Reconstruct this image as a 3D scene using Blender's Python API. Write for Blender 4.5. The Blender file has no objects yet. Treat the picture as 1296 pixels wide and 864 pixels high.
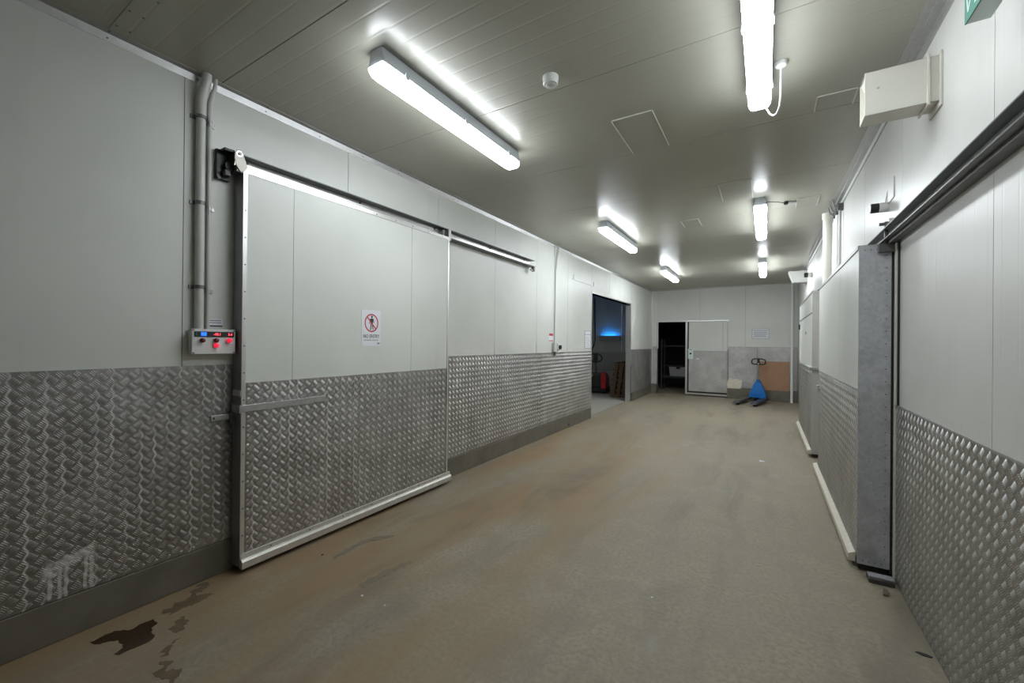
import bpy, math, random
import numpy as np
from mathutils import Vector, Matrix, noise as mnoise

# ------------------------------------------------------------------ camera, world, exposure
S = bpy.context.scene
COL = S.collection
R = math.radians
CAM_H = 1.55
yaw, pit, rol = 0.550116538, 0.00195565547, 0.00926892150
F = Vector((-math.sin(yaw) * math.cos(pit), math.cos(yaw) * math.cos(pit), math.sin(pit)))
R0 = Vector((math.cos(yaw), math.sin(yaw), 0))
U0 = R0.cross(F)
RX = math.cos(rol) * R0 + math.sin(rol) * U0
UX = -math.sin(rol) * R0 + math.cos(rol) * U0
cd = bpy.data.cameras.new('camera')
cam = bpy.data.objects.new('camera', cd)
COL.objects.link(cam)
cd.sensor_width = 36
cd.lens = 523.83 / 1296 * 36
cd.clip_start = 0.02
cam.matrix_world = Matrix(((RX.x, UX.x, -F.x, 0), (RX.y, UX.y, -F.y, 0), (RX.z, UX.z, -F.z, CAM_H), (0, 0, 0, 1)))
S.camera = cam
w = bpy.data.worlds.new('world')
S.world = w
w.use_nodes = True
w.node_tree.nodes['Background'].inputs[0].default_value = (0.5, 0.52, 0.5, 1)
w.node_tree.nodes['Background'].inputs[1].default_value = 0.0
S.view_settings.view_transform = 'Standard'
S.view_settings.look = 'None'
S.view_settings.gamma = 1
S.view_settings.exposure = 0.42
LAMP = 26.0          # strength of the batten diffusers
LAMP_COL = (0.89, 0.95, 1.0)

# ------------------------------------------------------------------ helpers
OFF = {}
LINKED = []


def link(o, parent=None):
    COL.objects.link(o)
    if parent is not None:
        o.parent = parent
    return o


def tag(o, label=None, cat=None, group=None, kind=None):
    if label:
        o['label'] = label
    if cat:
        o['category'] = cat
    if group:
        o['group'] = group
    if kind:
        o['kind'] = kind
    return o


def thing(name, label, cat, loc, rz=0, group=None, local=False, kind=None):
    o = bpy.data.objects.new(name, None)
    o.empty_display_size = 0.1
    link(o)
    o.location = loc
    o.rotation_euler = (0, 0, rz)
    tag(o, label, cat, group, kind)
    OFF[o.name] = Vector((0, 0, 0)) if local else Vector(loc)
    return o


class MB:
    def __init__(s):
        s.v, s.f = [], []

    def add(s, vs, fs):
        n = len(s.v)
        s.v += [tuple(p) for p in vs]
        s.f += [tuple(i + n for i in q) for q in fs]
        return s

    def box(s, x0, x1, y0, y1, z0, z1):
        return s.add([(x0, y0, z0), (x1, y0, z0), (x1, y1, z0), (x0, y1, z0), (x0, y0, z1), (x1, y0, z1), (x1, y1, z1), (x0, y1, z1)],
                     [(0, 3, 2, 1), (4, 5, 6, 7), (0, 1, 5, 4), (1, 2, 6, 5), (2, 3, 7, 6), (3, 0, 4, 7)])

    def prism(s, poly, ax, a0, a1):
        """poly: points in the two other axes, in cyclic order; extruded along ax."""
        n = len(poly)

        def P(p, a):
            return {'x': (a, p[0], p[1]), 'y': (p[0], a, p[1]), 'z': (p[0], p[1], a)}[ax]
        vs = [P(p, a0) for p in poly] + [P(p, a1) for p in poly]
        fs = [tuple(range(n))[::-1], tuple(range(n, 2 * n))] + [(i, (i + 1) % n, n + (i + 1) % n, n + i) for i in range(n)]
        return s.add(vs, fs)

    def cyl(s, p0, p1, r0, r1=None, n=16):
        r1 = r0 if r1 is None else r1
        return s.tube([p0, p1], [r0, r1], n)

    def tube(s, pts, r, n=10):
        pts = [Vector(p) for p in pts]
        rs = r if isinstance(r, (list, tuple)) else [r] * len(pts)
        vs, fs = [], []
        pu = None
        for i, p in enumerate(pts):
            d = (pts[min(i + 1, len(pts) - 1)] - pts[max(i - 1, 0)]).normalized()
            if pu is None:
                u = d.cross(Vector((0, 0, 1)))
                if u.length < 1e-3:
                    u = d.cross(Vector((1, 0, 0)))
            else:
                u = pu - d * pu.dot(d)
            u.normalize()
            pu = u
            q = d.cross(u)
            for k in range(n):
                a = 2 * math.pi * k / n
                vs.append(p + (u * math.cos(a) + q * math.sin(a)) * rs[i])
        for i in range(len(pts) - 1):
            for k in range(n):
                a, b = i * n + k, i * n + (k + 1) % n
                fs.append((a, b, b + n, a + n))
        fs.append(tuple(range(n))[::-1])
        fs.append(tuple(range((len(pts) - 1) * n, len(pts) * n)))
        return s.add(vs, fs)

    def lathe(s, c, prof, n=24):
        """prof: list of (r, z) about a vertical axis through c."""
        vs, fs = [], []
        for r, z in prof:
            for k in range(n):
                a = 2 * math.pi * k / n
                vs.append((c[0] + r * math.cos(a), c[1] + r * math.sin(a), c[2] + z))
        m = len(prof)
        for i in range(m - 1):
            for k in range(n):
                a, b = i * n + k, i * n + (k + 1) % n
                fs.append((a, b, b + n, a + n))
        fs.append(tuple(range(n))[::-1])
        fs.append(tuple(range((m - 1) * n, m * n)))
        return s.add(vs, fs)

    def build(s, name, mat, parent=None, kind=None, smooth=False, bevel=0, origin=None):
        if parent is not None:
            off = OFF[parent.name]
        elif origin is not None:
            off = Vector(origin)
        else:
            a = np.array(s.v)
            lo, hi = a.min(0), a.max(0)
            off = Vector(((lo[0] + hi[0]) / 2, (lo[1] + hi[1]) / 2, lo[2]))
        me = bpy.data.meshes.new(name)
        me.from_pydata([(p[0] - off[0], p[1] - off[1], p[2] - off[2]) for p in s.v], [], s.f)
        me.materials.append(mat)
        if smooth:
            me.polygons.foreach_set('use_smooth', [True] * len(me.polygons))
            try:
                me.set_sharp_from_angle(angle=R(40))
            except Exception:
                pass
        me.update()
        o = bpy.data.objects.new(name, me)
        link(o, parent)
        if parent is None:
            o.location = off
        OFF[o.name] = off
        if kind:
            o['kind'] = kind
        if bevel:
            b = o.modifiers.new('bevel', 'BEVEL')
            b.width = bevel
            b.segments = 2
            b.limit_method = 'ANGLE'
        return o


def box(name, mat, parent, *c, **k):
    return MB().box(*c).build(name, mat, parent, **k)


def text(name, body, size, loc, facing, mat, parent, align='CENTER', ext=0.0004, sx=1.0, bold=0.0):
    cu = bpy.data.curves.new(name, 'FONT')
    cu.body = body
    cu.size = size
    cu.align_x = align
    cu.align_y = 'CENTER'
    cu.extrude = ext
    cu.offset = bold
    cu.resolution_u = 2
    cu.materials.append(mat)
    tmp = bpy.data.objects.new(name, cu)
    COL.objects.link(tmp)
    bpy.context.view_layer.update()
    me = bpy.data.meshes.new_from_object(tmp.evaluated_get(bpy.context.evaluated_depsgraph_get()))
    bpy.data.objects.remove(tmp)
    bpy.data.curves.remove(cu)
    o = bpy.data.objects.new(name, me)
    link(o, parent)
    o.location = Vector(loc) - OFF[parent.name]
    o.rotation_euler = {'+x': (R(90), 0, R(90)), '-x': (R(90), 0, R(-90)), '-y': (R(90), 0, 0)}[facing]
    o.scale = (sx, 1, 1)
    OFF[o.name] = OFF[parent.name]
    return o


# ------------------------------------------------------------------ materials
class NT:
    def __init__(s, name):
        s.m = bpy.data.materials.new(name)
        s.m.use_nodes = True
        s.t = s.m.node_tree
        s.b = s.t.nodes['Principled BSDF']

    def n(s, typ, **k):
        nd = s.t.nodes.new(typ)
        for a, v in k.items():
            setattr(nd, a, v)
        return nd

    def set(s, sock, v):
        if hasattr(v, 'is_linked') or hasattr(v, 'links'):
            s.t.links.new(v, sock)
        else:
            sock.default_value = v

    def math(s, op, a, b=0.0, c=0.0, clamp=False):
        nd = s.n('ShaderNodeMath', operation=op, use_clamp=clamp)
        for i, x in enumerate((a, b, c)):
            s.set(nd.inputs[i], x)
        return nd.outputs[0]

    def pos(s):
        g = s.n('ShaderNodeNewGeometry')
        x = s.n('ShaderNodeSeparateXYZ')
        s.t.links.new(g.outputs['Position'], x.inputs[0])
        return x.outputs

    def comb(s, x, y, z):
        c = s.n('ShaderNodeCombineXYZ')
        for i, v in enumerate((x, y, z)):
            s.set(c.inputs[i], v)
        return c.outputs[0]

    def noise(s, vec, scale, detail=3, rough=0.55, dist=0.0):
        nd = s.n('ShaderNodeTexNoise')
        s.set(nd.inputs['Vector'], vec)
        nd.inputs['Scale'].default_value = scale
        nd.inputs['Detail'].default_value = detail
        nd.inputs['Roughness'].default_value = rough
        nd.inputs['Distortion'].default_value = dist
        return nd.outputs[0]

    def smooth(s, v, lo, hi, a=0.0, b=1.0):
        nd = s.n('ShaderNodeMapRange', interpolation_type='SMOOTHSTEP')
        s.set(nd.inputs[0], v)
        for i, x in enumerate((lo, hi, a, b)):
            nd.inputs[i + 1].default_value = x
        return nd.outputs[0]

    def mix(s, f, a, b):
        nd = s.n('ShaderNodeMix', data_type='RGBA')
        s.set(nd.inputs[0], f)
        for i, x in ((6, a), (7, b)):
            s.set(nd.inputs[i], (*x, 1) if isinstance(x, tuple) and len(x) == 3 else x)
        return nd.outputs[2]

    def bump(s, h, strength, dist=0.002, normal=None):
        nd = s.n('ShaderNodeBump')
        nd.inputs['Strength'].default_value = strength
        nd.inputs['Distance'].default_value = dist
        s.set(nd.inputs['Height'], h)
        if normal is not None:
            s.t.links.new(normal, nd.inputs['Normal'])
        return nd.outputs[0]

    def out(s, col=None, rough=None, metal=None, normal=None, spec=None, coat=None):
        for nm, v in (('Base Color', col), ('Roughness', rough), ('Metallic', metal), ('Normal', normal), ('Specular IOR Level', spec), ('Coat Weight', coat)):
            if v is None:
                continue
            s.set(s.b.inputs[nm], (*v, 1) if isinstance(v, tuple) and len(v) == 3 else v)
        return s.m


def plain(name, col, rough=0.5, metal=0.0, var=0.12, scale=30.0, bump=0.0):
    t = NT(name)
    p = t.n('ShaderNodeNewGeometry').outputs['Position']
    nz = t.noise(p, scale)
    d = tuple(c * (1 - var) for c in col)
    l = tuple(min(1, c * (1 + var)) for c in col)
    c = t.mix(nz, d, l)
    nrm = t.bump(nz, bump, 0.002) if bump else None
    return t.out(c, rough, metal, nrm)


def glow(name, col, strength):
    t = NT(name)
    t.b.inputs['Base Color'].default_value = (*col, 1)
    t.b.inputs['Emission Color'].default_value = (*col, 1)
    t.b.inputs['Emission Strength'].default_value = strength
    return t.m


def panel_paint(name, col, rough, axis, rib=0.0, pitch=0.1175, wav=0.05, streak=0.22, spots=0.05):
    t = NT(name)
    P = t.pos()
    s = P[{'x': 0, 'y': 1}[axis]]
    vec = t.comb(P[0], P[1], P[2])
    n1 = t.noise(vec, 1.3, 3)
    n2 = t.noise(vec, 14.0, 4)
    n3 = t.noise(t.comb(t.math('MULTIPLY', P[0], 8.0), t.math('MULTIPLY', P[1], 8.0), t.math('MULTIPLY', P[2], 0.7)), 1.0, 4)
    c = t.mix(t.smooth(n1, 0.3, 0.7), tuple(x * 0.95 for x in col), tuple(x * 1.03 for x in col))
    c = t.mix(t.smooth(n2, 0.66, 0.85, 0, spots), c, tuple(x * 0.72 for x in col))
    c = t.mix(t.smooth(n3, 0.58, 0.8, 0, streak), c, tuple(x * 0.75 for x in col))
    pp = t.math('PINGPONG', s, pitch / 2)
    groove = t.smooth(pp, 0.0, 0.010)
    nr = t.bump(t.noise(vec, 2.2, 2), wav, 0.02)
    if rib:
        nr = t.bump(groove, rib, 0.002, nr)
    return t.out(c, rough, 0.0, nr)


WALL = (0.68, 0.69, 0.645)
m_wall = panel_paint('painted_wall_panel', WALL, 0.40, 'y', 0.025)
m_wall_r = panel_paint('painted_ribbed_wall_panel', (0.68, 0.675, 0.64), 0.36, 'y', 0.35)
m_wall_b = panel_paint('painted_back_wall_panel', WALL, 0.38, 'x', 0.3)
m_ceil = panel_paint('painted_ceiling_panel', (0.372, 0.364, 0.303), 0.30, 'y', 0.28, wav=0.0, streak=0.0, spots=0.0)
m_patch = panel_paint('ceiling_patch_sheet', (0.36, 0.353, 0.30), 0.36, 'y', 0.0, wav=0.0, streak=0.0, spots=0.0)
m_door = panel_paint('door_sheet_paint', (0.70, 0.715, 0.665), 0.38, 'y', 0.0)
m_joint = plain('dark_panel_joint', (0.10, 0.10, 0.09), 0.8)
m_alu = plain('aluminium_trim', (0.72, 0.71, 0.69), 0.34, 0.85, 0.08, 18)
m_alu_dull = plain('dull_aluminium', (0.50, 0.50, 0.49), 0.42, 0.85, 0.15, 25)
m_dark_steel = plain('dark_steel', (0.17, 0.17, 0.17), 0.45, 0.7, 0.25, 25)
m_black = plain('black_plastic', (0.02, 0.02, 0.022), 0.45)
m_rubber = plain('black_rubber', (0.018, 0.018, 0.018), 0.7)
m_white = plain('white_plastic', (0.75, 0.75, 0.73), 0.4, 0, 0.03)
m_pvc = plain('cream_pipe', (0.66, 0.65, 0.58), 0.35, 0, 0.05, 6)
m_grey_pvc = plain('grey_conduit', (0.56, 0.56, 0.53), 0.4, 0, 0.06, 10)
m_cream = plain('cream_painted_rail', (0.62, 0.58, 0.48), 0.5, 0, 0.16, 22)
m_duct = plain('duct_paint', (0.66, 0.64, 0.57), 0.42, 0, 0.04, 8)
m_paper = plain('white_paper', (0.80, 0.81, 0.84), 0.6, 0, 0.03)
m_ink = plain('black_ink', (0.02, 0.02, 0.022), 0.6)
m_greyink = plain('grey_ink', (0.28, 0.28, 0.31), 0.6)
m_redink = plain('red_ink', (0.52, 0.03, 0.05), 0.5)
m_green = plain('sign_green', (0.008, 0.20, 0.135), 0.35, 0, 0.06)
m_signwhite = plain('sign_white', (0.70, 0.80, 0.77), 0.4, 0, 0.03)
m_blue = plain('blue_enamel', (0.012, 0.17, 0.55), 0.38, 0, 0.12, 9)
m_red = plain('red_enamel', (0.40, 0.012, 0.018), 0.35, 0, 0.1)
m_wood = plain('pallet_wood', (0.11, 0.065, 0.035), 0.75, 0, 0.35, 14, 0.2)
m_board = plain('brown_board', (0.40, 0.225, 0.13), 0.65, 0, 0.10, 7)
m_bag = plain('cream_paper_bag', (0.74, 0.69, 0.55), 0.7, 0, 0.1, 12)
m_brack = plain('cream_zinc_bracket', (0.46, 0.44, 0.38), 0.45, 0.3, 0.15, 60)
m_chrome = plain('chrome', (0.7, 0.7, 0.7), 0.2, 1.0, 0.05)
m_room = panel_paint('side_room_panel', (0.50, 0.51, 0.49), 0.5, 'x', 0.0)
m_night = plain('unlit_room_lining', (0.03, 0.032, 0.035), 0.8, 0, 0.2, 3)  # near-black colour stands in for the missing light in the store
m_curb = None


def galvanised(name):
    t = NT(name)
    p = t.n('ShaderNodeNewGeometry').outputs['Position']
    v = t.n('ShaderNodeTexVoronoi')
    t.set(v.inputs['Vector'], p)
    v.inputs['Scale'].default_value = 55
    n = t.noise(p, 6, 4)
    c = t.mix(v.outputs['Color'], (0.46, 0.47, 0.49), (0.58, 0.59, 0.61))
    c = t.mix(t.smooth(n, 0.45, 0.75, 0, 0.6), c, (0.30, 0.30, 0.31))
    nr = t.bump(t.noise(p, 3.5, 2), 0.35, 0.02)
    return t.out(c, t.smooth(n, 0.3, 0.8, 0.40, 0.58), 0.3, nr)


m_galv = galvanised('galvanised_sheet')
BAR = {}


def tread_metal(name, axis, streak=0.5, dirt=0.5, splash=False, bar=False, tone=1.0, btone=1.0):
    if not bar:
        BAR[name] = tread_metal(name.replace('plate_metal', 'bar_metal'), axis, streak, dirt * 0.4, splash, True, tone, btone)
    t = NT(name)
    P = t.pos()
    s = P[{'x': 0, 'y': 1}[axis]]
    z = P[2]
    vec = t.comb(P[0], P[1], P[2])
    n = t.noise(vec, 5.0, 5)
    nb = t.noise(vec, 1.1, 3)
    nf = t.noise(vec, 60.0, 3)
    c = t.mix(t.smooth(n, 0.35, 0.7), *(tuple(min(0.9, q * (btone if bar else tone)) for q in cc) for cc in (((0.64, 0.63, 0.615), (0.76, 0.75, 0.735)) if bar else ((0.33, 0.32, 0.31), (0.43, 0.42, 0.41)))))
    c = t.mix(t.smooth(nb, 0.4, 0.65, 0, dirt), c, (0.24, 0.215, 0.195))
    # limescale runs: wavy vertical lines that follow the columns of the pattern
    p = 0.062
    wob = t.math('MULTIPLY', t.math('PINGPONG', z, p / 2), 0.45)
    sh = t.math('ADD', s, wob)
    tri = t.math('PINGPONG', sh, p / 2)
    line = t.smooth(tri, 0.002, 0.0075, 1, 0)
    gate = t.noise(t.comb(t.math('MULTIPLY', P[0], 9.0), t.math('MULTIPLY', P[1], 9.0), t.math('MULTIPLY', z, 1.6)), 1.0, 3)
    k = t.math('MULTIPLY', line, t.smooth(gate, 0.42, 0.68, 0, streak))
    c = t.mix(k, c, (0.66, 0.64, 0.61))
    metal = t.math('SUBTRACT', 0.92, t.math('MULTIPLY', k, 0.7))
    rough = t.smooth(nf, 0.25, 0.8, *((0.285 + 0.3 * max(0, 1 - btone), 0.36 + 0.3 * max(0, 1 - btone)) if bar else (0.33, 0.48)))
    rough = t.math('ADD', rough, t.math('MULTIPLY', k, 0.2))
    if splash:
        d = t.math('ABSOLUTE', t.math('SUBTRACT', t.math('ADD', z, t.math('MULTIPLY', t.math('SUBTRACT', s, 0.54), -0.38)), 0.355))
        d = t.math('SUBTRACT', d, t.math('MULTIPLY', t.math('SUBTRACT', t.noise(vec, 28, 3), 0.5), 0.09))
        inb = t.math('MULTIPLY', t.smooth(s, 0.53, 0.56), t.smooth(s, 0.72, 0.74, 1, 0))
        blob = t.math('MULTIPLY', t.smooth(d, 0.018, 0.042, 1, 0), inb)
        wz = t.math('MULTIPLY', t.math('SUBTRACT', t.noise(vec, 22, 2), 0.5), 0.022)
        drips = 0.0
        for y0, z0 in ((0.571, 0.225), (0.605, 0.205), (0.627, 0.21), (0.70, 0.225), (0.722, 0.215)):
            dd = t.math('ABSOLUTE', t.math('SUBTRACT', t.math('ADD', s, wz), y0))
            q = t.math('MULTIPLY', t.smooth(dd, 0.004, 0.010, 1, 0), t.math('MULTIPLY', t.smooth(z, z0 - 0.01, z0 + 0.01), t.smooth(z, 0.40, 0.42, 1, 0)))
            drips = t.math('MAXIMUM', drips, q)
        k2 = t.math('MULTIPLY', t.math('MAXIMUM', blob, drips), 0.92)
        c = t.mix(k2, c, (0.62, 0.60, 0.58))
        metal = t.math('MULTIPLY', metal, t.math('SUBTRACT', 1.0, t.math('MULTIPLY', k2, 0.8)))
    return t.out(c, rough, metal)


m_tread = tread_metal('tread_plate_metal', 'y', 0.6, 0.45)
m_tread_l = tread_metal('stained_tread_plate_metal', 'y', 0.95, 0.6, True, btone=0.68)
m_tread_r = tread_metal('clean_tread_plate_metal', 'y', 0.1, 0.45)
m_tread_b = tread_metal('back_tread_plate_metal', 'x', 0.2, 0.1, tone=1.15, btone=1.15)


def concrete_floor():
    t = NT('stained_concrete_floor')
    P = t.pos()
    x, y = P[0], P[1]
    vec = t.comb(x, y, 0.0)
    lane = t.comb(x, t.math('MULTIPLY', y, 0.28), 0.0)
    fine = t.noise(vec, 38, 6, 0.65)
    mid = t.noise(vec, 3.2, 5, 0.6, 0.4)
    big = t.noise(lane, 1.5, 4, 0.55, 0.3)
    c = t.mix(t.smooth(mid, 0.32, 0.7), (0.275, 0.236, 0.165), (0.352, 0.309, 0.228))
    c = t.mix(t.smooth(fine, 0.38, 0.68, 0, 0.7), c, (0.225, 0.19, 0.135))
    # ochre wear lanes on the trafficked side of the corridor
    xw = t.math('ADD', x, t.math('MULTIPLY', t.math('SUBTRACT', t.noise(lane, 1.1, 3), 0.5), 1.6))
    side = t.math('MULTIPLY', t.smooth(xw, -0.75, -1.7), t.smooth(y, 5.0, 9.5, 1, 0))
    br = t.math('MULTIPLY', side, t.smooth(big, 0.36, 0.62))
    c = t.mix(t.math('MULTIPLY', br, 0.9), c, (0.29, 0.195, 0.105))
    # darker tyre-worn streaks
    dk = t.noise(t.comb(t.math('MULTIPLY', x, 1.0), t.math('MULTIPLY', y, 0.22), 4.0), 2.6, 4, 0.6, 0.5)
    c = t.mix(t.smooth(dk, 0.48, 0.75, 0, 0.52), c, (0.15, 0.13, 0.105))
    # pale scuffs
    pl = t.noise(vec, 1.4, 6, 0.7, 0.8)
    c = t.mix(t.smooth(pl, 0.55, 0.80, 0, 0.45), c, (0.38, 0.36, 0.31))
    v = t.n('ShaderNodeTexVoronoi')
    t.set(v.inputs['Vector'], vec)
    v.inputs['Scale'].default_value = 9
    sp = t.smooth(v.outputs['Distance'], 0.02, 0.035, 1, 0)
    c = t.mix(t.math('MULTIPLY', sp, t.smooth(t.noise(vec, 6, 2), 0.5, 0.6)), c, (0.12, 0.10, 0.08))
    nr = t.bump(t.math('ADD', t.math('MULTIPLY', fine, 0.6), mid), 0.25, 0.004)
    return t.out(c, t.smooth(mid, 0.3, 0.75, 0.52, 0.72), 0.0, nr)


m_floor = concrete_floor()
m_floor2 = plain('pale_side_room_floor', (0.36, 0.345, 0.30), 0.6, 0, 0.15, 9)


def curb_mat():
    t = NT('curb_concrete')
    p = t.n('ShaderNodeNewGeometry').outputs['Position']
    n = t.noise(p, 4, 5)
    f = t.noise(p, 45, 4)
    c = t.mix(t.smooth(n, 0.3, 0.7), (0.125, 0.113, 0.085), (0.165, 0.15, 0.115))
    c = t.mix(t.smooth(f, 0.66, 0.74, 0, 0.5), c, (0.07, 0.065, 0.055))
    return t.out(c, 0.7, 0, t.bump(f, 0.2, 0.003))


m_curb = curb_mat()
m_wet = plain('wet_brown_floor_water', (0.045, 0.024, 0.010), 0.22, 0, 0.25, 12)
m_damp = plain('damp_floor_stain', (0.15, 0.105, 0.06), 0.55, 0, 0.35, 16)
m_lamps = [glow('lamp_diffuser', LAMP_COL, LAMP * f) for f in (0.80, 0.72, 1.05, 1.05, 1.5, 1.5)]
m_lamp_house = plain('lamp_housing', (0.55, 0.58, 0.62), 0.45, 0, 0.02)
m_blueglow = glow('blue_tube', (0.01, 0.30, 1.0), 32.0)
m_leddig = glow('red_led_digits', (1.0, 0.05, 0.08), 3.0)
m_ledblue = glow('blue_display', (0.01, 0.12, 1.0), 1.6)
m_ledred = glow('lit_red_lamp', (1.0, 0.02, 0.07), 0.55)
m_ledoff = plain('unlit_red_lamp', (0.13, 0.015, 0.015), 0.25)

# ------------------------------------------------------------------ tread plate generator
random.seed(3)
TP = 0.062


def tread_bars(parent, mat, axis, face, sgn, s0, s1, z0, z1, holes=()):
    """Raised five-bar pattern on a sheet; axis = along-wall axis, face = plane coordinate, sgn = outward direction."""
    cs = []
    ns = int((s1 - s0) / (TP / 2))
    nz = int((z1 - z0) / (TP / 2))
    a = np.arange(ns + 1)
    b = np.arange(nz + 1)
    A, B = np.meshgrid(a, b, indexing='ij')
    keep = ((A + B) % 2 == 0)
    par = (A[keep] % 2)
    sc = s0 + 0.008 + A[keep] * TP / 2
    zc = z0 + 0.008 + B[keep] * TP / 2
    L, W, H, PT, RG = 0.0138, 0.0022, 0.0020, 0.0082, 0.0112
    T = W * 0.42
    base = np.array([(-L, -W), (L, -W), (L, W), (-L, W), (-RG, -T), (RG, -T), (RG, T), (-RG, T)])
    hh = np.array([0, 0, 0, 0, H, H, H, H])
    c45 = math.sqrt(0.5)
    V = []
    for o in (0, 1):
        d = np.array((c45, c45)) if o == 0 else np.array((-c45, c45))
        q = np.array((-d[1], d[0]))
        S_, Z_ = sc[par == o], zc[par == o]
        for k in range(-2, 3):
            off = q * k * PT
            pt = base[:, :1] * d + base[:, 1:] * q + off           # 6 x 2
            V.append(np.stack([S_[:, None] + pt[None, :, 0], Z_[:, None] + pt[None, :, 1], np.broadcast_to(hh, (len(S_), 8))], -1))
    V = np.concatenate(V)                                          # n x 6 x 3
    ok = (V[:, :4, 0].min(1) > s0 + 0.001) & (V[:, :4, 0].max(1) < s1 - 0.001) & (V[:, :4, 1].min(1) > z0 + 0.001) & (V[:, :4, 1].max(1) < z1 - 0.001)
    V = V[ok]
    n = len(V)
    co = np.empty((n * 8, 3))
    h = face + sgn * V[..., 2].reshape(-1)
    sflat, zflat = V[..., 0].reshape(-1), V[..., 1].reshape(-1)
    off = OFF[parent.name]
    if axis == 'y':
        co[:, 0], co[:, 1] = h - off[0], sflat - off[1]
    else:
        co[:, 0], co[:, 1] = sflat - off[0], h - off[1]
    co[:, 2] = zflat - off[2]
    i8 = np.arange(n)[:, None] * 8
    flip = (sgn > 0) != (axis == 'y')
    quads = np.array([[0, 1, 5, 4], [1, 2, 6, 5], [2, 3, 7, 6], [3, 0, 4, 7], [4, 5, 6, 7]])
    if flip:
        quads = quads[:, ::-1]
    li = np.concatenate([i8 + q for q in quads], 1).reshape(-1)
    me = bpy.data.meshes.new('tread_bars')
    me.vertices.add(n * 8)
    me.vertices.foreach_set('co', co.reshape(-1))
    me.loops.add(len(li))
    me.loops.foreach_set('vertex_index', li.astype(np.int32))
    me.polygons.add(n * 5)
    cnt = np.full(n * 5, 4)
    me.polygons.foreach_set('loop_start', np.concatenate([[0], np.cumsum(cnt)[:-1]]).astype(np.int32))
    try:
        me.polygons.foreach_set('loop_total', cnt.astype(np.int32))
    except Exception:
        pass
    me.materials.append(BAR[mat.name])
    me.update(calc_edges=True)
    me.validate()
    o = bpy.data.objects.new('tread_bars', me)
    link(o, parent)
    o['kind'] = 'stuff'
    OFF[o.name] = off
    return o


def tread_sheet(parent, mat, axis, face, sgn, s0, s1, z0, z1, th=0.004):
    """A sheet whose outer face lies at `face`, with its bars."""
    a, b = sorted((face - sgn * th, face))
    mb = MB().box(a, b, s0, s1, z0, z1) if axis == 'y' else MB().box(s0, s1, a, b, z0, z1)
    sh = mb.build('tread_plate', mat, parent)
    tread_bars(sh, mat, axis, face, sgn, s0, s1, z0, z1)
    return sh


# ------------------------------------------------------------------ room shell
CZ = 3.22
XL, XR, YB = -3.08, 0.738, 13.5
YN = -2.6
PW = 1.175
OY0, OY1, OZ = 8.17, 11.06, 2.58        # opening in the long wall on the -x side
FY = YB + 0.12


def struct(o):
    o['kind'] = 'structure'
    return o


fl = struct(MB().box(XL - 0.12, XR + 0.2, YN, 17.0, -0.12, 0.0).build('floor', m_floor, None, origin=(0, 0, 0)))
MB().box(-7.0, XL - 0.12, 6.5, YB + 0.1, -0.12, 0.0).build('side_room_floor', m_floor2, fl)
MB().box(-3.9, XL - 0.12, YB + 0.1, 17.0, -0.12, 0.0).build('back_room_floor', m_floor, fl)

# ceiling: a dark slab whose panels hang 8 mm below it, joints left open
ce = struct(MB().box(XL - 0.12, XR + 0.2, YN, YB + 0.12, CZ + 0.008, CZ + 0.1).build('ceiling', m_joint, None, origin=(0, 0, 0)))
ys = 1.30 - PW * 4
k = 0
while ys < YB:
    a, b = max(ys + 0.002, YN), min(ys + PW - 0.002, YB)
    if b > a:
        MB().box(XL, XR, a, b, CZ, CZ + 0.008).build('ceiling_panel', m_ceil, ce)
    ys += PW
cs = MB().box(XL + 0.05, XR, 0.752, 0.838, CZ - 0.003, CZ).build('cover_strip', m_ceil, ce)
rv = MB()
for i in range(20):
    for yy in (0.768, 0.822):
        rv.cyl((XL + 0.12 + i * 0.19, yy, CZ - 0.006), (XL + 0.12 + i * 0.19, yy, CZ - 0.002), 0.005, n=6)
o = rv.build('screws', m_dark_steel, cs)
o['kind'] = 'stuff'


def backing(name, boxes):
    mb = MB()
    for b in boxes:
        mb.box(*b)
    return struct(mb.build(name, m_joint, None, origin=(0, 0, 0)))


# wall on the -x side
wl = backing('wall_left', [(XL - 0.12, XL - 0.008, YN, OY0, 0, CZ), (XL - 0.12, XL - 0.008, OY1, YB + 0.12, 0, CZ), (XL - 0.12, XL - 0.008, OY0, OY1, OZ, CZ)])
seams = [YN, -1.22, -0.05, 1.116, 2.295, 3.45, 4.58, 5.76, 6.95, OY0, 9.3, 10.47, OY1, 11.65, 12.82, YB]
for a, b in zip(seams[:-1], seams[1:]):
    z0 = OZ if OY0 - 0.01 <= a and b <= OY1 + 0.01 else 1.3
    MB().box(XL - 0.008, XL, a + 0.002, b - 0.002, z0, CZ).build('wall_panel', m_wall, wl)
DL = 1.385
for a, b, mt in ((YN, -1.05, m_tread_l), (-1.05, 1.90, m_tread_l), (1.905, 3.1, m_tread), (3.1, 5.86, m_tread), (5.864, OY0 - 0.005, m_tread), (OY1 + 0.045, YB, m_tread)):
    tread_sheet(wl, mt, 'y', XL + 0.004, 1, a, b, 0.215, DL)
for a, b in ((YN, OY0 - 0.01), (OY1 + 0.2, YB)):
    MB().box(XL, XL + 0.012, a, b, 0, 0.212).build('curb', m_curb, wl, bevel=0.006)
MB().box(XL - 0.12, XL, OY0 - 0.01, OY0, 0, 0.212).build('curb', m_curb, wl)
MB().box(XL, XL + 0.004, 5.855, 5.869, 0.215, DL).build('joint_strip', m_alu_dull, wl)
MB().cyl((XL + 0.01, 7.02, 0.055), (XL + 0.018, 7.02, 0.055), 0.022, n=12).build('drain_hole', m_rubber, wl)

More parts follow.
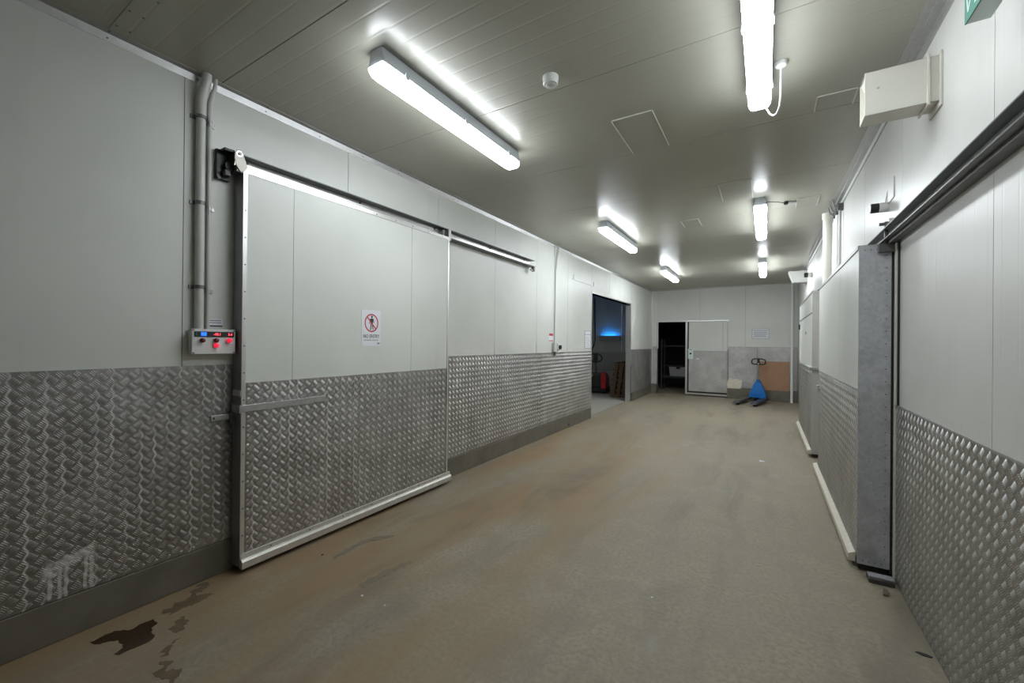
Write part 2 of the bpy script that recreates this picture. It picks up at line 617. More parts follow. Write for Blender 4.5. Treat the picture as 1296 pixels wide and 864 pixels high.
# wall on the +x side
wr = backing('wall_right', [(XR + 0.008, XR + 0.2, YN, YB + 0.12, 0, CZ)])
seams = [YN, -1.27, -0.09, 1.10, 2.305, 3.56, 4.74, 5.92, 7.1, 8.28, 9.46, 10.64, 11.82, YB]
for a, b in zip(seams[:-1], seams[1:]):
    MB().box(XR, XR + 0.008, a + 0.002, b - 0.002, 1.1, CZ).build('wall_panel', m_wall_r, wr)
for a, b in ((YN, -0.3), (-0.3, 3.685)):
    tread_sheet(wr, m_tread_r, 'y', XR - 0.004, -1, a, b, 0.004, 1.155)
for a, b in ((3.70, 6.5), (6.5, 9.4), (9.4, YB)):
    tread_sheet(wr, m_tread, 'y', XR - 0.004, -1, a, b, 0.004, 1.155)
MB().box(XR - 0.007, XR - 0.003, -0.3, 3.685, 1.153, 1.163).build('capping_strip', m_alu_dull, wr)

# end wall with the sliding door opening
DX0, DX1, DZ = -2.91, -0.945, 2.235
wb = backing('wall_back', [(XL - 0.12, DX0, YB + 0.008, FY, 0, CZ), (DX1, XR + 0.2, YB + 0.008, FY, 0, CZ), (DX0, DX1, YB + 0.008, FY, DZ, CZ)])
seams = [XL, -2.885, -1.69, -0.50, XR]
for a, b in zip(seams[:-1], seams[1:]):
    lo = DZ if DX0 - 0.05 < a < DX1 - 0.3 else 1.4
    if a == -1.69:
        MB().box(a + 0.002, DX1, YB, YB + 0.008, DZ, CZ).build('wall_panel', m_wall_b, wb)
        MB().box(DX1, b - 0.002, YB, YB + 0.008, 1.4, CZ).build('wall_panel', m_wall_b, wb)
    else:
        MB().box(a + 0.002, b - 0.002, YB, YB + 0.008, lo, CZ).build('wall_panel', m_wall_b, wb)
tread_sheet(wb, m_tread_b, 'x', YB - 0.004, -1, XL + 0.006, DX0 - 0.01, 0.28, 1.46)
tread_sheet(wb, m_tread_b, 'x', YB - 0.004, -1, DX1 + 0.02, -0.20, 0.30, 1.485)
tread_sheet(wb, m_tread_b, 'x', YB - 0.004, -1, -0.197, XR - 0.006, 0.30, 1.485)
MB().box(XL + 0.013, DX0, 13.36, YB, 0, 0.27).build('curb', m_curb, wb, bevel=0.008)
MB().box(DX1 + 0.01, XR - 0.01, 13.40, YB, 0, 0.29).build('curb', m_curb, wb, bevel=0.008)

# wall behind the camera
struct(MB().box(XL - 0.12, XR + 0.2, YN - 0.1, YN, 0, CZ).build('wall_front', m_wall_b, None, origin=(0, 0, 0)))

# side room beyond the opening
sr = struct(MB().box(-7.0, XL - 0.12, YB, YB + 0.1, 0, 3.1).box(-7.1, -7.0, 6.4, YB + 0.1, 0, 3.1).box(-7.0, XL - 0.12, 6.4, 6.5, 0, 3.1)
            .build('side_room_wall', m_room, None, origin=(0, 0, 0)))
for a, b in ((-6.9, -5.72), (-5.716, -4.54), (-4.536, -4.05), (-4.046, XL - 0.13)):
    MB().box(a, b, YB - 0.008, YB, 1.26, 3.1).build('wall_panel', m_room, sr)
MB().box(-6.9, XL - 0.13, YB - 0.012, YB, 0.62, 1.255).build('kick_panel', plain('dull_grey_sheet', (0.36, 0.36, 0.35), 0.5, 0.3, 0.1, 8), sr)
MB().box(-4.06, -4.03, YB - 0.014, YB - 0.008, 1.26, 3.1).build('joint_strip', m_alu, sr)
struct(MB().box(-7.1, XL - 0.12, 6.4, YB + 0.1, 3.1, 3.2).build('side_room_ceiling', m_room, None, origin=(0, 0, 0)))
# unlit store behind the end wall
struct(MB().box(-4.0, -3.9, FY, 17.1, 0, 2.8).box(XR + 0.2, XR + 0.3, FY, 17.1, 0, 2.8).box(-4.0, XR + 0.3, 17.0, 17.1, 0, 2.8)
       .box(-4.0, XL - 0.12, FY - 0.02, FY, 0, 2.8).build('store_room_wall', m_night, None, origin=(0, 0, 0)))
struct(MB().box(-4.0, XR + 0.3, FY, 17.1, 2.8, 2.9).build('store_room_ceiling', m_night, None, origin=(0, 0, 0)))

# trims
t1 = struct(MB().prism([(XL, CZ), (XL + 0.048, CZ), (XL + 0.048, CZ - 0.003), (XL + 0.010, CZ - 0.006), (XL + 0.003, CZ - 0.048), (XL, CZ - 0.048)], 'y', YN, YB).build('trim_1', m_alu_dull, None, origin=(0, 0, 0)))
rv = MB()
for i in range(34):
    yy = -0.5 + 0.42 * i
    rv.cyl((XL + 0.003, yy, CZ - 0.030), (XL + 0.010, yy, CZ - 0.030), 0.005, n=6)
    rv.cyl((XL + 0.034, yy, CZ - 0.008), (XL + 0.034, yy, CZ - 0.002), 0.005, n=6)
o = rv.build('screws', m_dark_steel, t1)
o['kind'] = 'stuff'
t2 = struct(MB().prism([(XR, CZ), (XR - 0.085, CZ), (XR - 0.085, CZ - 0.006), (XR - 0.05, CZ - 0.010), (XR - 0.05, CZ - 0.022), (XR - 0.016, CZ - 0.026), (XR - 0.012, CZ - 0.06), (XR, CZ - 0.06)], 'y', YN, YB).build('trim_2', m_alu_dull, None, origin=(0, 0, 0)))
struct(MB().box(XL + 0.05, XR - 0.09, YB - 0.012, YB, CZ - 0.03, CZ).build('trim_3', m_alu_dull, None))
# frame round the side-room opening
t4 = struct(MB().box(XL - 0.125, XL + 0.006, OY1 - 0.006, OY1, 0, OZ).box(XL - 0.004, XL + 0.006, OY1, OY1 + 0.05, 0, OZ)
            .build('trim_4', m_alu, None, origin=(0, 0, 0)))
MB().box(XL - 0.125, XL + 0.006, OY0 - 0.004, OY1, OZ, OZ + 0.006).box(XL, XL + 0.006, OY0 - 0.02, OY1 + 0.05, OZ, OZ + 0.03).build('head_trim', m_alu, t4)
MB().box(XL - 0.125, XL + 0.006, OY0, OY0 + 0.006, 0.0, OZ).box(XL, XL + 0.006, OY0 - 0.02, OY0, 0.215, OZ).build('side_trim', m_alu, t4)
MB().box(XL + 0.006, XL + 0.012, OY1 + 0.012, OY1 + 0.034, 0.0, 0.95).build('rubber_strip', m_rubber, t4)
# corner trim at the end wall
struct(MB().box(XL, XL + 0.02, YB - 0.02, YB, 0.28, CZ).build('trim_5', m_alu, None))

# ------------------------------------------------------------------ ceiling lamps
LAMPS = [
    ('white batten lamp shining over the white sliding door marked NO ENTRY', -1.905, 1.59, 3.11),
    ('white batten lamp with a white cable looping to a ceiling rose', -0.045, 1.59, 3.13),
    ('white batten lamp on the ceiling in front of the side room opening', -1.905, 5.44, 7.00),
    ('white batten lamp on the ceiling beside the dark wired ceiling rose', -0.065, 5.45, 7.03),
    ('far white batten lamp on the ceiling near the dark storeroom doorway', -1.905, 9.33, 10.85),
    ('far white batten lamp on the ceiling above the blue pallet truck', -0.065, 9.33, 10.95),
]


def lamp(label, cx, y0, y1, dif):
    t = thing('ceiling_lamp', label, 'lamp', (cx, (y0 + y1) / 2, CZ), group='batten lamps along the corridor ceiling')
    z0, z1, z2 = CZ - 0.155, CZ - 0.098, CZ - 0.001
    # housing: tray that narrows towards the ceiling
    hb = MB()
    hb.prism([(cx - 0.062, z1), (cx + 0.062, z1), (cx + 0.066, z1 + 0.012), (cx + 0.045, z2), (cx - 0.045, z2), (cx - 0.066, z1 + 0.012)], 'y', y0 + 0.005, y1 - 0.005)
    hb.build('housing', m_lamp_house, t, bevel=0.006)
    # diffuser: trough with rounded ends
    rings = []
    prof = [(0.064, 0.0), (0.062, -0.028), (0.050, -0.050), (0.034, -0.057)]
    st = [(0.0, 0.72), (0.02, 0.93), (0.06, 1.0)]
    L = y1 - y0
    ss = [(a, b) for a, b in st] + [(L - a, b) for a, b in st[::-1]]
    vs, fs = [], []
    cs_ = [(-x, z) for x, z in prof] + [(x, z) for x, z in prof[::-1]]
    for a, sc in ss:
        for x, z in cs_:
            vs.append((cx + x * (0.6 + 0.4 * sc), y0 + a, z1 + z * sc))
    m = len(cs_)
    for i in range(len(ss) - 1):
        for j in range(m - 1):
            p = i * m + j
            fs.append((p, p + 1, p + m + 1, p + m))
        fs.append((i * m + m - 1, i * m, i * m + m, i * m + 2 * m - 1))
    fs.append(tuple(range(m))[::-1])
    fs.append(tuple(range((len(ss) - 1) * m, len(ss) * m)))
    MB().add(vs, fs).build('diffuser', dif, t, smooth=True)
    for f in (0.12, 0.5, 0.88):
        for sx in (-1, 1):
            y = y0 + L * f
            x0, x1 = sorted((cx + sx * 0.060, cx + sx * 0.071))
            MB().box(x0, x1, y - 0.014, y + 0.014, z1 - 0.012, z1 + 0.024).build('clip', m_lamp_house, t)
    return t


for a, dm in zip(LAMPS, m_lamps):
    lamp(*a, dm)

# cable and rose of the near lamp
t = thing('ceiling_rose', 'white ceiling rose with a looped cable beside the nearer bright lamp', 'ceiling rose', (0.065, 2.91, CZ))
MB().lathe((0.065, 2.91, CZ), [(0.034, 0), (0.034, -0.014), (0.028, -0.022), (0.008, -0.024)], 24).build('rose', m_white, t, smooth=True)
pts = [(0.065, 2.91, 3.195), (0.066, 2.95, 3.12), (0.066, 2.98, 3.06), (0.062, 3.02, 3.015), (0.048, 3.06, 2.995), (0.030, 3.09, 3.0), (0.012, 3.11, 3.025), (0.0, 3.125, 3.06), (-0.02, 3.125, 3.09)]
MB().tube(pts, 0.0048, 8).build('cable', m_white, t, smooth=True)
t = thing('ceiling_rose', 'small dark ceiling rose with a pale stub near the white pipes', 'ceiling rose', (0.19, 5.78, CZ))
MB().lathe((0.19, 5.78, CZ), [(0.024, 0), (0.024, -0.03), (0.014, -0.036)], 16).build('rose', m_black, t, smooth=True)
MB().cyl((0.21, 5.78, CZ - 0.018), (0.29, 5.80, CZ - 0.018), 0.016, n=10).build('stub', m_grey_pvc, t, smooth=True)
MB().tube([(0.18, 5.76, CZ - 0.02), (0.10, 5.70, CZ - 0.012), (0.0, 5.62, CZ - 0.02), (-0.03, 5.50, CZ - 0.06)], 0.004, 6).build('cable', m_black, t, smooth=True)

# smoke detector
t = thing('smoke_detector', 'round white smoke detector on the ceiling between the two nearest lamps', 'smoke detector', (-1.165, 2.335, CZ))
MB().lathe((-1.165, 2.335, CZ), [(0.05, 0), (0.05, -0.012), (0.047, -0.03), (0.047, -0.044), (0.042, -0.05)], 28).build('body', m_white, t, smooth=True)
MB().lathe((-1.165, 2.335, CZ - 0.05), [(0.030, 0), (0.030, -0.003), (0.022, -0.008), (0.004, -0.01)], 24).build('sensor_cap', plain('grey_plastic', (0.5, 0.5, 0.48), 0.4), t, smooth=True)

# patched ceiling hatches
for lab, x0, x1, y0, y1 in (
        ('square ceiling patch plate with a pale edge next to the smoke detector', -1.0, -0.708, 3.035, 3.645),
        ('ceiling patch plate beside the cream duct hood', 0.288, 0.495, 3.44, 3.64),
        ('faint ceiling patch plate in front of the lamp by the dark rose', -0.435, -0.14, 4.81, 5.40),
        ('small ceiling patch plate between the two middle lamps', -0.995, -0.785, 5.98, 6.36),
        ('ceiling patch plate near the head of the white pipes', 0.30, 0.50, 5.71, 6.10)):
    t = thing('ceiling_patch', lab, 'patch plate', (x0, y0, CZ), group='patch plates on the ceiling')
    MB().box(x0, x1, y0, y1, CZ - 0.003, CZ).build('plate', m_patch, t)
    e = 0.006
    for b in ((x0 - e, x0, y0 - e, y1), (x1, x1 + e, y0 - e, y1), (x0 - e, x1 + e, y0 - e, y0)):
        MB().box(*b, CZ - 0.007, CZ).build('edge_bead', m_pvc, t)

# ------------------------------------------------------------------ sliding door on the -x side
d = thing('door_1', 'white insulated sliding door with tread plate lower half and NO ENTRY sign', None, (XL + 0.06, 2.45, 0), kind='structure')
fx = -2.96
MB().box(-3.068, fx - 0.006, 1.412, 3.488, 0.05, 2.684).build('core', m_joint, d)
for a, b in ((1.426, 1.746), (1.749, 2.935), (2.938, 3.47)):
    MB().box(fx - 0.006, fx, a, b, 1.262, 2.662).build('door_panel', m_door, d)
tread_sheet(d, tread_metal('door_tread_plate_metal', 'y', 0.95, 0.5, btone=0.82), 'y', fx, 1, 1.426, 3.47, 0.10, 1.262)
e = MB().box(-3.07, fx + 0.004, 1.398, 1.412, 0.045, 2.69).build('edge_plate', plain('grey_edge_sheet', (0.30, 0.31, 0.32), 0.42, 0.7, 0.12, 10), d, bevel=0.002)
e2 = MB().box(fx, fx + 0.006, 1.400, 1.426, 0.10, 2.69).build('edge_trim', m_alu, d)
rv = MB()
for i in range(14):
    rv.cyl((fx + 0.005, 1.414, 0.25 + i * 0.18), (fx + 0.009, 1.414, 0.25 + i * 0.18), 0.005, n=6)
o = rv.build('screws', m_dark_steel, e2)
o['kind'] = 'stuff'
e3 = MB().box(fx, fx + 0.006, 1.426, 3.488, 2.660, 2.690).build('top_trim', m_alu, d)
rv = MB()
for i in range(9):
    rv.cyl((fx + 0.005, 1.62 + i * 0.22, 2.675), (fx + 0.009, 1.62 + i * 0.22, 2.675), 0.005, n=6)
o = rv.build('screws', m_dark_steel, e3)
o['kind'] = 'stuff'
MB().box(-3.068, fx + 0.006, 3.470, 3.490, 0.10, 2.662).build('edge_trim', m_alu, d)
br = MB().prism([(fx - 0.002, 0.035), (fx + 0.030, 0.035), (fx + 0.034, 0.040), (fx + 0.034, 0.082), (fx + 0.022, 0.094), (fx + 0.012, 0.098), (fx + 0.008, 0.125), (fx, 0.128)], 'y', 1.402, 3.53).build('bottom_rail', plain('scuffed_aluminium_rail', (0.62, 0.60, 0.55), 0.42, 0.6, 0.2, 20), d)
rv = MB()
for i in range(7):
    rv.cyl((fx + 0.006, 1.6 + i * 0.29, 0.112), (fx + 0.014, 1.6 + i * 0.29, 0.112), 0.005, n=6)
o = rv.build('screws', m_dark_steel, br)
o['kind'] = 'stuff'
MB().box(-3.06, fx - 0.012, 1.42, 3.48, 0.012, 0.05).build('floor_seal', m_rubber, d)
# pull bar
h = MB().box(fx + 0.008, fx + 0.016, 1.395, 1.90, 1.070, 1.116).box(fx + 0.001, fx + 0.009, 1.88, 2.015, 1.074, 1.118).build('pull_bar', m_alu_dull, d, bevel=0.002)
MB().box(-3.05, fx + 0.016, 1.385, 1.398, 1.066, 1.118).build('bar_return', m_alu_dull, h)
MB().box(-3.064, fx + 0.002, 1.394, 1.398, 1.175, 1.215).build('strap', m_alu, d)
# latch arm resting over the wall sheet
l = MB().box(-3.062, -3.052, 1.265, 1.40, 1.018, 1.056).build('latch_arm', m_alu_dull, d, bevel=0.003)
MB().box(-3.0515, -3.050, 1.278, 1.286, 1.030, 1.044).build('latch_slot', m_black, l)
MB().box(-3.062, -3.02, 1.372, 1.396, 0.995, 1.060).box(-3.03, -3.016, 1.378, 1.396, 0.95, 1.03).build('latch_keeper', m_dark_steel, d, bevel=0.002)
# hanger ear at the top corner
hg = MB().prism([(1.342, 2.735), (1.346, 2.772), (1.360, 2.793), (1.376, 2.798), (1.392, 2.786), (1.398, 2.766), (1.410, 2.735), (1.424, 2.692), (1.405, 2.665), (1.378, 2.655), (1.352, 2.690)], 'x', fx + 0.002, fx + 0.010).build('hanger', m_brack, d, bevel=0.002)
MB().cyl((fx + 0.008, 1.372, 2.768), (fx + 0.020, 1.372, 2.768), 0.011, n=6).build('bolt', m_dark_steel, hg)
MB().cyl((fx + 0.008, 1.372, 2.768), (fx + 0.012, 1.372, 2.768), 0.019, n=20).build('washer', m_alu, hg)
MB().box(-3.05, fx + 0.002, 1.36, 1.40, 2.655, 2.70).build('hanger_foot', m_dark_steel, d)

# its track, fixed to the wall
t = thing('door_track', 'aluminium sliding door track on the wall above the NO ENTRY door', 'track', (XL, 3.4, 2.72))
X0, X1 = XL + 0.001, -2.978
MB().box(X0, X0 + 0.02, 1.36, 5.48, 2.694, 2.785).build('web', m_alu, t)
MB().box(X0, X1, 1.36, 5.50, 2.779, 2.786).build('flange', m_dark_steel, t)
MB().box(X0, X1, 1.36, 5.52, 2.692, 2.699).build('flange', m_dark_steel, t)
MB().box(X0 + 0.02, X0 + 0.024, 1.36, 5.48, 2.742, 2.745).build('rib', m_alu_dull, t)
for y in (1.47, 2.40, 3.36, 4.42, 5.30):
    MB().cyl((X0 + 0.02, y, 2.765), (X0 + 0.032, y, 2.765), 0.009, n=6).build('bolt', m_dark_steel, t)
MB().box(X0, X1 + 0.004, 3.50, 3.545, 2.665, 2.792).build('splice_bracket', m_alu_dull, t, bevel=0.002)
MB().box(X0 + 0.02, X1 - 0.01, 3.42, 3.455, 2.70, 2.765).build('roller_block', m_dark_steel, t)
es = MB().box(-3.02, X1 + 0.004, 5.46, 5.50, 2.62, 2.70).build('end_stop', m_dark_steel, t, bevel=0.003)
MB().cyl((-3.00, 5.40, 2.636), (-3.00, 5.47, 2.636), 0.014, n=12).build('buffer', m_grey_pvc, es)
eb = MB().box(X0, -2.985, 1.30, 1.36, 2.775, 2.795).box(X0, X0 + 0.03, 1.28, 1.36, 2.60, 2.795).box(X0 + 0.03, -3.0, 1.31, 1.345, 2.62, 2.66).box(X0 + 0.02, X1 - 0.004, 1.350, 1.359, 2.69, 2.79).build('end_bracket', m_black, t, bevel=0.004)
MB().cyl((-3.03, 1.345, 2.69), (-3.01, 1.345, 2.69), 0.03, n=20).build('roller', m_black, eb, smooth=True)
MB().cyl((-3.04, 1.29, 2.625), (-3.04, 1.30, 2.60), 0.012, n=8).build('bolt', m_chrome, eb)

# NO ENTRY sign on the door
sx = fx + 0.003
sg = thing('no_entry_sign', 'white NO ENTRY sign with a red barred walking figure on the sliding door', 'sign', (fx, 2.455, 1.50))
MB().box(fx + 0.0005, sx, 2.352, 2.560, 1.506, 1.822).build('sign_plate', m_paper, sg)
rc, zc, rr = 2.456, 1.708, 0.074
vs, fs = [], []
N = 40
for i in range(N):
    a = 2 * math.pi * i / N
    for r in (rr, rr - 0.011):
        vs.append((sx + 0.0004, rc + r * math.cos(a), zc + r * math.sin(a) * 1.08))
for i in range(N):
    a, b = 2 * i, 2 * ((i + 1) % N)
    fs.append((a, b, b + 1, a + 1))
MB().add(vs, fs).build('red_ring', m_redink, sg)


def strip(mb, p, q, wd, x):
    p, q = Vector(p), Vector(q)
    dd = (q - p).normalized()
    nn = Vector((-dd.y, dd.x)) * wd / 2
    c = [p + nn, q + nn, q - nn, p - nn]
    return mb.add([(x, a.x, a.y) for a in c], [(0, 1, 2, 3)])


fig = MB()
x = sx + 0.0003
fig.add([(x, rc + 0.004 + 0.010 * math.cos(i * math.pi / 6), zc + 0.054 + 0.010 * math.sin(i * math.pi / 6)) for i in range(12)], [tuple(range(12))])
fig.add([(x, rc - 0.012, zc + 0.040), (x, rc + 0.018, zc + 0.040), (x, rc + 0.014, zc - 0.008), (x, rc - 0.010, zc - 0.008)], [(0, 1, 2, 3)])
strip(fig, (rc - 0.012, zc + 0.037), (rc - 0.023, zc - 0.008), 0.007, x)
strip(fig, (rc + 0.018, zc + 0.037), (rc + 0.025, zc + 0.002), 0.007, x)
strip(fig, (rc - 0.004, zc - 0.006), (rc - 0.010, zc - 0.062), 0.010, x)
strip(fig, (rc + 0.008, zc - 0.006), (rc + 0.018, zc - 0.058), 0.010, x)
fig.build('walking_figure', m_ink, sg)
bar = MB()
strip(bar, (rc - 0.050, zc + 0.055), (rc + 0.050, zc - 0.055), 0.011, sx + 0.0006)
bar.build('red_bar', m_redink, sg)
text('lettering', 'NO ENTRY', 0.044, (sx + 0.0004, rc, 1.590), '+x', m_ink, sg, sx=0.80, bold=0.0004)
text('lettering', 'AUTHORISED ACCESS ONLY', 0.0155, (sx + 0.0004, rc, 1.557), '+x', m_greyink, sg, sx=0.80, bold=0.0002)
MB().box(sx, sx + 0.0005, 2.520, 2.548, 1.522, 1.536).build('small_mark', m_greyink, sg)

# ------------------------------------------------------------------ control box and conduits
cb = thing('control_box', 'grey control box with digital displays and red lamps below the conduits', 'control box', (XL, 1.27, 1.455))
bx1 = XL + 0.075
MB().box(XL + 0.0045, bx1 - 0.012, 1.143, 1.381, 1.462, 1.612).build('enclosure', plain('grey_enclosure', (0.52, 0.52, 0.50), 0.45, 0, 0.03), cb, bevel=0.004)
lid = MB().box(bx1 - 0.012, bx1, 1.140, 1.384, 1.458, 1.616).build('lid', plain('pale_lid', (0.68, 0.68, 0.66), 0.42, 0, 0.03), cb, bevel=0.003)
for y in (1.148, 1.376):
    for z in (1.466, 1.608):
        MB().cyl((bx1 - 0.001, y, z), (bx1 + 0.002, y, z), 0.005, n=10).build('screw', m_dark_steel, lid)
bez = MB().box(bx1 - 0.001, bx1 + 0.004, 1.152, 1.374, 1.566, 1.600).build('display_bezel', m_black, cb)
MB().box(bx1 + 0.004, bx1 + 0.0046, 1.186, 1.216, 1.573, 1.595).build('blue_screen', m_ledblue, bez)
text('digits', '4.2', 0.018, (bx1 + 0.005, 1.201, 1.583), '+x', plain('pale_blue_digits', (0.3, 0.6, 1.0), 0.4), bez)
text('digits', '-18.1', 0.021, (bx1 + 0.0046, 1.275, 1.583), '+x', m_leddig, bez)
text('digits', '3.4', 0.021, (bx1 + 0.0046, 1.350, 1.583), '+x', m_leddig, bez)
MB().box(bx1 + 0.004, bx1 + 0.0055, 1.158, 1.164, 1.573, 1.594).build('button', m_green, bez)
for y, z, mt, nm in ((1.192, 1.545, m_ledoff, 'dark_lamp'), (1.268, 1.545, m_ledoff, 'dark_lamp'), (1.268, 1.512, m_ledred, 'lit_lamp'), (1.343, 1.545, m_ledred, 'lit_lamp')):
    MB().cyl((bx1 - 0.001, y, z), (bx1 + 0.006, y, z), 0.0165, n=18).build('lamp_collar', m_white, cb, smooth=True)
    lm = MB().lathe((0, 0, 0), [(0.0145, 0), (0.0145, 0.010), (0.011, 0.016), (0.004, 0.019)], 18)
    lm.v = [(bx1 + 0.005 + p[2], y + p[0], z + p[1]) for p in lm.v]
    lm.build(nm, mt, cb, smooth=True)
pq = thing('label_plate', 'small white printed label on the wall above the control box', 'label', (XL, 1.29, 1.63))
MB().box(XL + 0.0005, XL + 0.003, 1.245, 1.338, 1.632, 1.686).build('plate', m_paper, pq)
for z, hh, a, b, mt in ((1.674, 0.006, 1.256, 1.328, m_greyink), (1.660, 0.005, 1.254, 1.329, m_greyink), (1.6385, 0.008, 1.247, 1.337, m_ink)):
    MB().box(XL + 0.003, XL + 0.0034, a, b, z - hh / 2, z + hh / 2).build('printed_line', mt, pq)


def conduit(label, y, r, top, rows, mat, xo):
    t = thing('conduit', label, 'pipe', (XL, y, 1.61), group='conduits above the control box')
    x = XL + xo
    pts = [(x, y, 1.613), (x, y, 2.0), (x, y, 2.6), (x, y, 2.98), (x + 0.003, y, 3.06), (x + 0.018, y + 0.008, 3.13), (x + 0.035, y + 0.014, 3.17), (x + 0.04, y + 0.016, CZ)]
    MB().tube(pts, r, 18).build('pipe', mat, t, smooth=True)
    MB().tube([(x, y, 2.95), (x, y, 3.03), (x + 0.003, y, 3.06), (x + 0.018, y + 0.008, 3.13)], r + 0.004, 18).build('sleeve', mat, t, smooth=True)
    for z in rows:
        c = MB().tube([(x, y, z - 0.011), (x, y, z + 0.011)], r + 0.004, 18)
        c.box(XL + 0.0005, XL + 0.012, y - r - (0.022 if r > 0.02 else 0.002), y + r + (0.002 if r > 0.02 else 0.02), z - 0.011, z + 0.011)
        c.build('clamp', m_dark_steel if r > 0.02 else m_alu_dull, t)
    return t


conduit('thicker grey conduit rising from the control box to the ceiling', 1.192, 0.025, 0, (2.95, 2.41, 1.88), m_grey_pvc, 0.03)
conduit('thinner grey conduit beside the thick one above the control box', 1.246, 0.011, 0, (2.93, 2.39, 1.86), m_grey_pvc, 0.016)

# ------------------------------------------------------------------ small things on the long wall
ca = thing('power_cable', 'grey cable dropping from the ceiling to the wall switch', 'cable', (XL, 6.40, 1.48))
MB().tube([(XL + 0.012, 6.385, 1.55), (XL + 0.012, 6.40, 2.2), (XL + 0.012, 6.41, 2.75), (XL + 0.02, 6.45, 3.0), (XL + 0.03, 6.50, CZ)], 0.011, 8).build('cable', m_grey_pvc, ca, smooth=True)
MB().tube([(XL + 0.014, 6.40, 2.72), (XL + 0.012, 6.385, 2.95), (XL + 0.012, 6.375, CZ)], 0.007, 8).build('branch', m_grey_pvc, ca, smooth=True)
ws = thing('wall_switch', 'grey wall switch box with a black knob at the end of the cable', 'switch', (XL, 6.38, 1.40))
MB().box(XL + 0.0045, XL + 0.05, 6.31, 6.42, 1.395, 1.55).build('case', m_grey_pvc, ws, bevel=0.006)
MB().cyl((XL + 0.045, 6.52, 1.475), (XL + 0.075, 6.52, 1.475), 0.035, n=16).build('knob', m_black, ws, smooth=True)
MB().box(XL + 0.0005, XL + 0.045, 6.47, 6.57, 1.42, 1.53).build('plate', m_white, ws, bevel=0.004)
MB().cyl((XL + 0.03, 6.365, 1.335), (XL + 0.03, 6.365, 1.395), 0.02, n=12).build('gland', m_dark_steel, ws, smooth=True)
rs = thing('warning_sticker', 'small red and white sticker on the wall beside the cable', 'sticker', (XL, 6.25, 1.55))
MB().box(XL + 0.0005, XL + 0.002, 6.19, 6.36, 1.57, 1.71).build('sheet', m_paper, rs)
MB().box(XL + 0.002, XL + 0.0026, 6.20, 6.35, 1.665, 1.705).build('red_band', m_redink, rs)
MB().box(XL + 0.002, XL + 0.0026, 6.20, 6.35, 1.575, 1.590).build('red_line', m_redink, rs)
ns = thing('notice_sheet', 'framed white notice on the wall beside the side room opening', 'notice', (XL, 7.95, 1.42))
MB().box(XL + 0.0005, XL + 0.003, 7.79, 8.13, 1.435, 1.81).build('sheet', m_paper, ns)
for b in ((7.79, 8.13, 1.79, 1.80), (7.79, 8.13, 1.44, 1.45), (7.79, 7.805, 1.44, 1.80), (8.115, 8.13, 1.44, 1.80), (7.79, 8.13, 1.715, 1.725)):
    MB().box(XL + 0.003, XL + 0.0036, *b).build('printed_border', m_greyink, ns)
for i in range(6):
    MB().box(XL + 0.003, XL + 0.0036, 7.84, 8.08 - 0.03 * (i % 3), 1.48 + i * 0.037, 1.486 + i * 0.037).build('printed_line', m_greyink, ns)
wbk = MB().box(XL + 0.0005, XL + 0.010, 7.15, 8.33, 2.735, 2.752).box(XL + 0.0005, XL + 0.012, 7.20, 7.26, 2.76, 2.83).box(XL + 0.0005, XL + 0.012, 8.26, 8.33, 2.735, 2.82)
tag(wbk.build('wall_rail', m_white, None), 'thin white rail with end tabs on the wall above the side room opening', 'rail')

# ------------------------------------------------------------------ sliding door in the end wall
d = thing('door_2', 'part open white sliding door with tread plate in the end wall', None, ((DX0 + DX1) / 2, YB, 0), kind='structure')
MB().box(DX0 - 0.02, DX1 + 0.02, YB - 0.012, YB + 0.004, DZ - 0.012, DZ + 0.028).build('head_trim', m_alu, d)
MB().box(DX1, DX1 + 0.01, YB - 0.008, YB + 0.004, 0.0, DZ).build('jamb_trim', m_alu_dull, d)
MB().box(DX0 - 0.012, DX0, YB - 0.01, YB + 0.004, 0.0, DZ).build('jamb_trim', m_alu_dull, d)
ly = YB + 0.008
MB().box(-2.07, DX1 + 0.25, ly, ly + 0.09, 0.05, DZ - 0.02).build('core', m_joint, d)
MB().box(-2.085, -2.03, ly - 0.012, ly + 0.095, 0.03, DZ - 0.02).build('edge_trim', m_alu, d)
MB().box(-2.03, -1.99, ly - 0.004, ly, 0.03, DZ - 0.02).build('gasket', m_rubber, d)
MB().box(-1.99, -1.07, ly - 0.006, ly, 1.345, DZ - 0.02).build('door_panel', m_wall_b, d)
MB().box(-1.064, DX1 - 0.005, ly - 0.006, ly, 1.345, DZ - 0.02).build('door_panel', m_wall_b, d)
tread_sheet(d, m_tread_b, 'x', ly - 0.006, -1, -1.99, DX1 - 0.004, 0.13, 1.342)
MB().box(-2.05, DX1, ly - 0.03, ly, 0.035, 0.085).build('bottom_rail', m_alu, d)
MB().box(-2.02, DX1, ly - 0.01, ly, 0.085, 0.13).build('floor_seal', m_rubber, d)
hp = MB().box(-2.005, -1.865, ly - 0.035, ly - 0.006, 1.10, 1.405).build('handle_plate', m_signwhite, d, bevel=0.006)
MB().cyl((-1.935, ly - 0.05, 1.26), (-1.935, ly - 0.034, 1.26), 0.028, n=14).build('lock_knob', m_black, hp, smooth=True)
MB().box(-1.97, -1.89, ly - 0.04, ly - 0.034, 1.37, 1.385).build('slot', m_dark_steel, hp)
pc = MB().box(-1.80, -1.63, ly - 0.012, ly - 0.004, 1.07, 1.15).build('recessed_pull', m_alu_dull, d, bevel=0.003)
MB().box(-1.785, -1.69, ly - 0.016, ly - 0.011, 1.085, 1.125).build('pull_lip', m_white, pc)

